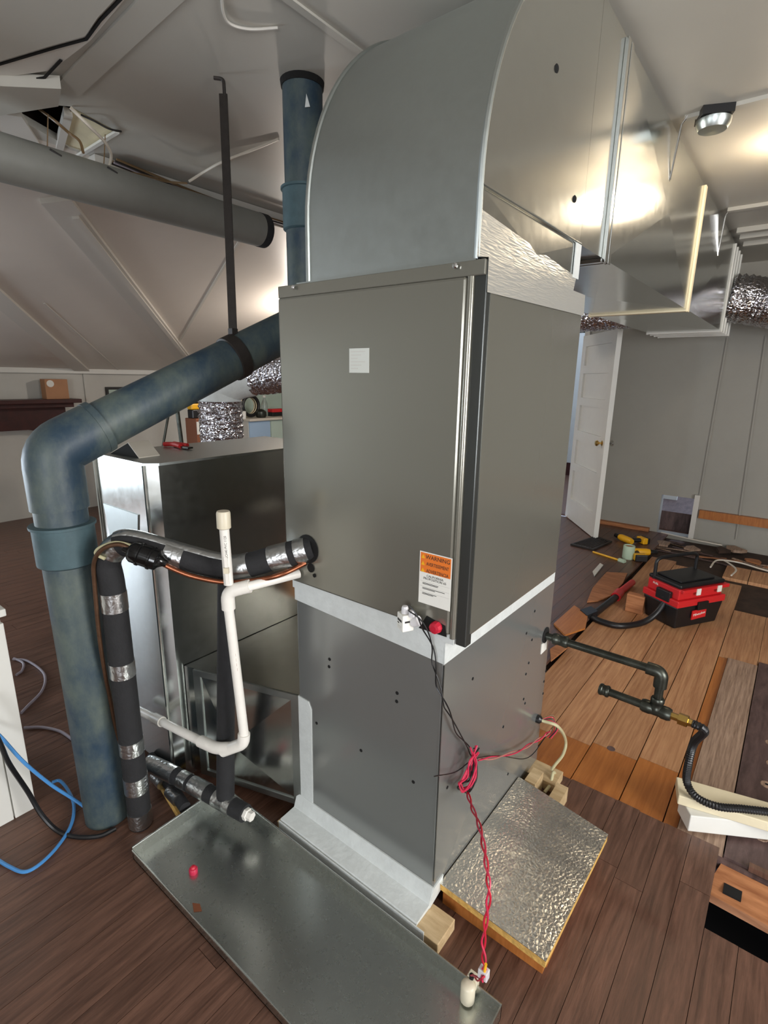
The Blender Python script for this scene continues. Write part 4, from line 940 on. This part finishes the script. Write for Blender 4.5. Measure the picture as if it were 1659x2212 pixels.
MB().cyl(wC_, wD_, .024, 14).build('wand', 'red', hs, smooth=True)
MB().prism([wA_+V((-.08, .03, -.02)), wA_+V((-.015, -.03, -.02)), wA_+V((.03, .04, .0)), wA_+V((-.03, .09, .0))], (0, 0, .035)).build('crevice_nozzle', 'black', hs)

# ---- floor debris and tools
wb0 = onz(1349, 1312, -.02); 
tag(bx('wood_block', (-.74, 3.64, -.02), (-.63, 3.70, .105), 'lumber_orange', bevel=.003, mtx=None), 'weathered wood block standing beside the vacuum', 'wood block')
def patch(name, pts, z, h, m, label, cat):
    return tag(MB().prism([onz(u, v, z) for u, v in pts], (0, 0, h)).build(name, m), label, cat)
patch('broken_panel', [(1196, 1350), (1240, 1311), (1270, 1330), (1264, 1360), (1220, 1375)], .002, .012, 'plank_amber', 'broken piece of brown panel lying left of the wand', 'debris')
patch('broken_panel', [(1280, 1272), (1310, 1238), (1355, 1240), (1345, 1262), (1318, 1290), (1290, 1300), (1268, 1302)], .002, .010, 'lumber_orange', 'torn orange panel piece with ragged edges near the red wand', 'debris')
patch('broken_panel', [(1188, 1405), (1215, 1388), (1232, 1396), (1190, 1430)], .002, .010, 'lumber_orange', 'small broken panel piece against the furnace under the gas pipe', 'debris')
patch('white_scrap', [(1280, 1236), (1296, 1218), (1303, 1222), (1284, 1246)], .002, .008, 'white', 'narrow white scrap at the edge of the torn panel', 'debris')
# register grille
g_ = [onz(u, v, .002) for u, v in ((1232, 1178), (1286, 1160), (1322, 1172), (1282, 1190))]
rgst = thing('floor_register', 'dark metal register grille on floor under the open door', 'register', g_[0])
cc = sum(g_, V((0, 0, 0)))/4
for i in range(4):
    a, b = g_[i], g_[(i+1) % 4]
    MB().prism([a, b, b.lerp(cc, .14), a.lerp(cc, .14)], (0, 0, .015)).build('frame_bar', 'rod', rgst)
for k in range(1, 9):
    a = g_[0].lerp(g_[3], k/9); b = g_[1].lerp(g_[2], k/9); MB().tube([a+V((0, 0, .008)), b+V((0, 0, .008))], .006, 5).build('grille_bar', 'rod', rgst)
# two yellow tools
def drill(c, ang, label):
    t_ = thing('cordless_drill', label, 'drill', c); m_ = Matrix.Translation(c) @ Matrix.Rotation(ang, 4, 'Z')
    def q_(*p): return m_ @ V(p)
    MB().tube([q_(-.09, 0, .035), q_(-.06, 0, .035), q_(.05, 0, .035), q_(.08, 0, .035)], lambda t2, j, i: (.024, .032, .032, .026)[i], 14).build('motor_body', 'yellow', t_, smooth=True)
    MB().tube([q_(.08, 0, .035), q_(.14, 0, .035), q_(.15, 0, .035)], lambda t2, j, i: (.024, .021, .012)[i], 14).build('chuck', 'black', t_, smooth=True)
    MB().tube([q_(-.035, 0, .035), q_(-.05, -.07, .034), q_(-.06, -.12, .034)], .021, 12).build('grip', 'black', t_, smooth=True)
    bx('battery', (-.11, -.165, .004), (-.01, -.115, .062), 'yellow', t_, bevel=.006, mtx=m_)
    bx('battery_base', (-.11, -.19, .004), (-.01, -.166, .062), 'black', t_, bevel=.006, mtx=m_)
drill(onz(1350, 1172, .0), 2.5, 'yellow and black drill lying by the back wall')
drill(onz(1382, 1200, .0), .6, 'yellow and black drill lying behind the pale green cup')
c_ = onz(1356, 1206, 0)
cup = thing('tape_roll', 'pale green roll standing among the yellow tools', 'tape roll', c_)
MB().lathe([(.046, 0), (.048, .01), (.048, .11), (.046, .118), (.036, .118), (.034, .108)], Matrix.Translation(c_), 22).build('roll', 'palegreen', cup, smooth=True)
MB().lathe([(.034, .10), (.028, .112)], Matrix.Translation(c_), 18).build('core', 'cardboard', cup)
a, b = onz(1281, 1192, .008), onz(1350, 1214, .008)
st_ = thing('yellow_stick', 'thin yellow folding rule lying before the tape roll', 'ruler', a)
MB().tube([a, a.lerp(b, .8)], .009, 6).build('rule', 'yellow', st_); MB().tube([a.lerp(b, .82), b], .02, 10).build('rule_head', 'palegreen', st_)
for k, (pts, lab_) in enumerate(((( (1428, 1150), (1480, 1162), (1530, 1172), (1560, 1178)), 'white wire lying along the foot of the back wall'), (((1535, 1225), (1545, 1212), (1562, 1210), (1600, 1216), (1640, 1228), (1670, 1236)), 'white wire curling on the planks behind the vacuum handle'), (((1580, 1243), (1590, 1230), (1572, 1215), (1562, 1210)), 'short white wire end by the vacuum lid'))):
    P = [onz(u, v, .004) for u, v in pts]; tag(MB().tube(smooth_path(P), .007, 6).build('floor_wire', 'wirewhite', smooth=True), lab_, 'wire')
random.seed(21)
labs = ['flat grey plaster chunk at the wall foot left of the stud', 'dark plaster chunk at the wall foot near the torn opening', 'grey plaster chunk behind the vacuum handle', 'small dark plaster chunk by the white wire', 'brown plaster chunk at the right picture edge', 'grey plaster chunk below the brown wall ledge']
for k, (u, v) in enumerate(((1432, 1176), (1462, 1172), (1500, 1188), (1560, 1192), (1625, 1214), (1590, 1190))):
    c_ = onz(u, v, -.02); n_ = 7
    tag(MB().prism([c_+V((math.cos(2*math.pi*i/n_), math.sin(2*math.pi*i/n_), 0))*random.uniform(.035, .10) for i in range(n_)], (0, 0, random.uniform(.01, .03))).build('plaster_chunk', ['plank_grey', 'plank_dark', 'plank_grey', 'slab', 'lumber_orange', 'plank_grey'][k]), labs[k], 'debris', 'plaster chunks along the wall foot')

# ================================================================== LEFT FOREGROUND
cab = thing('white_cabinet', 'white panelled cabinet at the left edge of the picture', 'cabinet', (-2.15, .2, 0))
zc2 = onplane(11, 1312, (0, .47, 0), (0, 1, 0)).z
bx('cabinet_body', (-2.45, -.25, 0), (-1.93, .465, .74), 'white', cab, bevel=.003)
bx('side_panel', (-1.93, -.25, .0), (-1.915, .40, .715), 'white', cab, bevel=.002)
bx('corner_stile', (-1.93, .404, .0), (-1.915, .468, .715), 'white', cab, bevel=.002)
bx('cabinet_top', (-2.46, -.26, .74), (-1.905, .478, .765), 'white', cab, bevel=.003)
def fcable(pts, z, rr, m, label):
    P = [onz(u, v, zz) for (u, v), zz in zip(pts, z)]
    return tag(MB().tube(smooth_path(P, 8), rr, 8).build('floor_cable', m, smooth=True), label, 'cable')
fcable([(-40, 1555), (0, 1590), (50, 1645), (110, 1695), (160, 1727), (215, 1766)], [.42, .36, .26, .14, .06, .006], .0055, 'bluecable', 'blue network cable falling from the white cabinet to the blue pipe foot')
fcable([(112, 1690), (130, 1687), (150, 1712), (160, 1745), (150, 1790), (110, 1845), (60, 1882), (20, 1872), (-30, 1840)], [.02, .016, .012, .01, .008, .008, .008, .008, .008], .0055, 'bluecable', 'blue network cable curving in a loop over the dark floor')
fcable([(-40, 1520), (0, 1605), (20, 1650), (60, 1710), (90, 1760), (125, 1795), (165, 1808), (215, 1806), (250, 1790)], [.50, .36, .28, .15, .06, .008, .008, .008, .008], .0075, 'wireblack', 'black cable trailing from the white cabinet across the dark floor')
fcable([(28, 1424), (60, 1428), (95, 1455), (92, 1490), (60, 1525), (46, 1540)], [.008]*6, .006, 'wiregrey', 'grey cable looping behind the white cabinet')
fcable([(30, 1422), (50, 1432), (48, 1448), (35, 1458)], [.008]*4, .006, 'wiregrey', 'short grey cable curl beside the white cabinet')
fcable([(52, 1572), (90, 1571), (130, 1580), (160, 1600)], [.008]*4, .006, 'wiregrey', 'grey cable crossing the floor left of the blue pipe')

# ================================================================== BACKGROUND LEFT
# mantelpiece
mt = thing('mantelpiece', 'dark mahogany mantelpiece against the far left wall', 'mantel', (XL+.1, 2.1, 0))
my1 = onx(172, 866, XL+.2).y
bx('mantel_shelf', (XL+.001, .6, 1.195), (XL+.26, my1, 1.235), 'mahogany', mt, bevel=.004)
bx('mantel_moulding', (XL+.001, .62, 1.15), (XL+.2, my1-.06, 1.195), 'mahogany', mt, bevel=.004)
bx('mantel_frieze', (XL+.001, .66, .93), (XL+.12, my1-.12, 1.15), 'mahogany', mt)
yA = onx(10, 935, XL+.1).y
arch = [(XL+.001, my1-.12, .93), (XL+.001, my1-.12, .85), (XL+.001, my1-.2, .87), (XL+.001, yA+.2, .93)]
MB().prism(arch, (.10, 0, 0)).build('mantel_bracket', 'mahogany', mt)
bx('mantel_leg', (XL+.001, my1-.20, 0), (XL+.12, my1-.12, .93), 'mahogany', mt)
q0, q1 = onx(97, 860, XL+.12), onx(146, 860, XL+.12)
bxo = thing('cardboard_box', 'small brown cardboard box standing on the dark mantelpiece', 'box', (XL+.12, (q0.y+q1.y)/2, 1.235))
bx('carton', (XL+.05, q0.y, 1.235), (XL+.17, q1.y, 1.435), 'cardboard', bxo, bevel=.003)
MB().lathe([(.035, 0), (.035, .003)], basis((XL+.17, q0.y+.05, 1.39), (0, 1, 0), (0, 0, 1)), 14).build('round_sticker', 'labelwhite', bxo)
bx('wall_corner_strip', (XL, onx(182, 840, XL).y, 0), (XL+.015, onx(182, 840, XL).y+.05, 1.495), 'wall', bpy.data.objects['wall_left'])
# picture frame and stands
a, b = onx(228, 836, XL+.02), onx(255, 852, XL+.02)
fr_ = thing('picture_frame', 'small dark frame on the far wall above the blue pipe', 'picture frame', (XL+.01, (a.y+b.y)/2, 1.2))
bx('frame', (XL+.002, a.y, a.z-.38), (XL+.02, a.y+.34, a.z), 'print', fr_, bevel=.002); bx('picture', (XL+.02, a.y+.03, a.z-.35), (XL+.022, a.y+.31, a.z-.03), 'wall_green', fr_)
for (u0, v0, u1, v1, r_, lab_) in ((372, 850, 354, 952, .012, 'thin dark pole leaning on the far wall'), (378, 850, 392, 955, .02, 'thicker dark pole standing near the far wall')):
    a, b = onx(u0, v0, -4.9), onx(u1, v1, -4.9); d_ = (b-a).normalized(); e_ = b+d_*((b.z)/-d_.z)
    tag(MB().cyl(e_, a, r_, 10).build('dark_pole', 'iron'), lab_, 'pole')
# workbench with pale blue fronts along the far wall
ct = thing('workbench', 'far workbench with pale blue drawer fronts along the green wall', 'workbench', (-5.95, 5.1, 0))
bz = onx(560, 904, -5.66).z
bx('bench_top', (XL+.002, 4.36, bz-.03), (-5.64, YB-.02, bz), 'graypaper', ct, bevel=.003)
for k in range(4):
    bx('drawer_front', (-5.70, 4.38+.36*k, .1), (-5.68, 4.38+.36*k+.345, bz-.04), ['bluecab', 'wall_green', 'bluecab', 'bluecab'][k], ct, bevel=.003)
bx('bench_body', (XL+.002, 4.37, 0), (-5.70, YB-.03, bz-.03), 'wall', ct)
# items on the bench
bq = onz(572, 902, bz); bq = V((-5.95, onx(572, 890, -5.95).y, bz))
bo = thing('plastic_bottle', 'clear plastic water bottle on the far workbench', 'bottle', bq)
MB().lathe([(.033, 0), (.035, .01), (.035, .12), (.03, .15), (.014, .19), (.013, .205)], Matrix.Translation(bq)@Matrix.Scale(1.25, 4), 16).build('bottle_body', 'clearplastic', bo, smooth=True)
MB().lathe([(.016, .205), (.016, .225)], Matrix.Translation(bq)@Matrix.Scale(1.25, 4), 12).build('cap', 'white', bo)
rq = V((-5.9, onx(597, 890, -5.9).y, bz)); rt_ = thing('red_tool', 'red and black power tool on the far workbench', 'tool', rq)
bx('tool_body', (-.06, -.12, .05), (.06, .12, .10), 'red', rt_, bevel=.008, mtx=Matrix.Translation(rq)); bx('tool_base', (-.07, -.13, 0), (.07, .13, .055), 'black', rt_, bevel=.006, mtx=Matrix.Translation(rq))
hq = V((-5.9, onx(536, 890, -5.9).y, bz)); hl = thing('striped_bag', 'black and cream coiled hose on the far workbench', 'hose', hq)
for k in range(4):
    rg_ = [hq+V((.02*k, .13*math.cos(a_), 0.158+.13*math.sin(a_))) for a_ in [i*math.pi/10 for i in range(21)]]
    MB().tube(rg_, .024, 8, False).build('coil_turn', 'black' if k % 2 else 'cream', hl, smooth=True)
    hl.name = 'coiled_hose'; PI['coiled_hose'] = PI.get('striped_bag', Matrix())
PI['coiled_hose'] = Matrix.Translation(-hq)
dq = V((-5.78, onx(556, 890, -5.78).y+.06, bz)); tg = thing('grey_tool', 'dark grey rounded tool between hose and bottle on workbench', 'tool', dq)
MB().lathe([(.06, 0), (.075, .03), (.07, .08), (.03, .11), (.0, .115)], Matrix.Translation(dq), 16).build('tool_body', 'iron', tg, smooth=True)
wq = V((-5.72, onx(527, 900, -5.72).y, bz)); wc = thing('white_cup', 'small white cup at the edge of far workbench', 'cup', wq)
MB().lathe([(.025, 0), (.03, .10), (.026, .10), (.022, .01)], Matrix.Translation(wq), 14).build('cup_body', 'white', wc, smooth=True)
# brown case with a yellow tool
e_ = onx(425, 945, -5.0); cz = onx(425, 903, -5.0)
bcse = thing('brown_case', 'brown case standing before the far wall left of foil duct', 'case', (-5.0, e_.y, 0))
bx('case_body', (-5.1, onx(413, 930, -5.).y, 0), (-4.9, onx(437, 930, -5.).y, cz.z), 'brownbox', bcse, bevel=.006)
bx('case_tag', (-4.9, onx(424, 910, -4.9).y, cz.z-.16), (-4.895, onx(430, 910, -4.9).y+.03, cz.z-.03), 'white', bcse)
yq = V((-5.0, onx(420, 895, -5.).y, cz.z)); yt = thing('yellow_tool', 'yellow and black tool standing on the brown case', 'tool', yq)
bx('tool_base', (-.05, -.05, 0), (.05, .05, .09), 'black', yt, bevel=.01, mtx=Matrix.Translation(yq)); bx('tool_body', (-.045, -.055, .09), (.045, .05, .15), 'yellow', yt, bevel=.012, mtx=Matrix.Translation(yq)); bx('tool_top', (-.03, -.02, .15), (.03, .06, .36), 'black', yt, bevel=.01, mtx=Matrix.Translation(yq))
# ---- foil flexible ducts
random.seed(11)
def flex(P, r_, nm, m='foilflex', parent=None, n=22, step=.018):
    P = smooth_path(P, 16); L_ = path_len(P); k = max(4, int(L_/step)); ev = [sub_path(P, L_*i/k*.9999, L_*i/k*.9999+1e-5)[0] for i in range(k+1)]
    return MB().tube(ev, lambda t_, j, i: r_*(1+(.035 if i % 2 else -.02)+random.uniform(-.03, .03)), n).build(nm, m, parent, smooth=True)
fxb = onplane(480, 945, (0, 2.35, 0), (0, 1, 0))
f_ = thing('foil_flex_duct', 'crinkled silver foil flexible duct rising behind the return box', 'flexible duct', (fxb.x, fxb.y, 0))
f0_ = V((fxb.x, 2.35, 0)); 
ftop = ony(510, 850, 2.35)
flex([V((fxb.x, 2.35, .0)), V((fxb.x, 2.35, .6)), V((fxb.x, 2.35, ftop.z-.06))], .155, 'upright_duct', parent=f_)
MB().tube(smooth_path([V((fxb.x, 2.35, ftop.z-.07)), V((fxb.x+.01, 2.36, ftop.z+.03)), V((fxb.x+.10, 2.42, ftop.z+.10)), V((fxb.x+.2, 2.5, ftop.z+.13))], 6), .15, 20).build('elbow_joint', 'mastic', f_, smooth=True)
flex([V((fxb.x+.18, 2.49, ftop.z+.125)), V((-2.1, 2.75, 1.62)), V((-1.5, 3.1, 1.80)), V((-1.12, 3.2, 1.86))], .14, 'sloping_duct', parent=f_)
f2 = thing('foil_flex_duct', 'foil flexible duct leaving the far end of the metal duct', 'flexible duct', (-.4, 5.1, 2.0))
flex([V((EX1+.005, 5.05, 2.13)), V((-.50, 5.06, 2.12)), V((-.30, 5.12, 2.08)), V((.1, 5.2, 2.02)), V((.8, 5.3, 1.98))], .17, 'duct_sleeve', parent=f2)
f3 = thing('foil_flex_duct', 'foil flexible duct glimpsed below the metal duct above the white door', 'flexible duct', (-1.6, 4.6, 1.7))
fz = onplane(1285, 690, (0, 4.6, 0), (0, 1, 0))
flex([V((-3.0, 4.4, fz.z+.02)), V((-2.2, 4.55, fz.z)), V((fz.x, 4.6, fz.z+.02)), V((-1.12, 4.6, 2.02))], .11, 'duct_sleeve', parent=f3)

# ================================================================== CEILING FITTINGS
jb = onz(1545, 238, ZC); jb = V((jb.x, jb.y, ZC))
fx_ = thing('ceiling_fixture', 'bare metal junction box with round cap on the right ceiling', 'ceiling fixture', jb)
MB().box((-.055, -.055, -.03), (.055, .055, 0), Matrix.Translation(jb) @ Matrix.Rotation(.4, 4, 'Z')).build('backing_plate', 'black', fx_)
MB().lathe([(.058, -.03), (.062, -.034), (.06, -.05), (.05, -.068), (.0, -.072)], Matrix.Translation(jb), 24)  .build('metal_cap', 'galv_dull', fx_, smooth=True)
# lit bulb just right of the view
def lamp(loc, power, col, label, rad=.05, zt=ZC):
    t_ = thing('ceiling_lamp', label, 'lamp', V((loc[0], loc[1], zt)))
    MB().cyl((loc[0], loc[1], loc[2]+.03), (loc[0], loc[1], zt), .012, 10).build('lamp_stem', 'white', t_, smooth=True)
    MB().lathe([(.055, 0), (.055, -.012), (.03, -.03), (.024, -.05)], Matrix.Translation((loc[0], loc[1], zt)), 18).build('lamp_holder', 'white', t_, smooth=True)
    l = bpy.data.lights.new('bulb_light', 'POINT'); l.energy = power; l.color = col; l.shadow_soft_size = rad
    o = bpy.data.objects.new('bulb_light', l); COL.objects.link(o); o.location = loc
    b = MB().lathe([(.0, -.045), (.022, -.038), (.03, -.018), (.026, .005), (.014, .025), (.012, .04)], Matrix.Translation(loc), 16).build('bulb', 'bulb', t_, smooth=True); b.visible_shadow = True
lamp((-.22, 3.1, ZC-.14), 9, (1.0, .86, .68), 'bare warm bulb in a white ceiling holder right of the duct')
lamp((-3.85, 3.75, 2.0), 54, (1.0, .90, .81), 'bare warm bulb hanging from the sloping ceiling behind the coil cabinet', zt=ZC-SL*(XS+3.85)+.005)
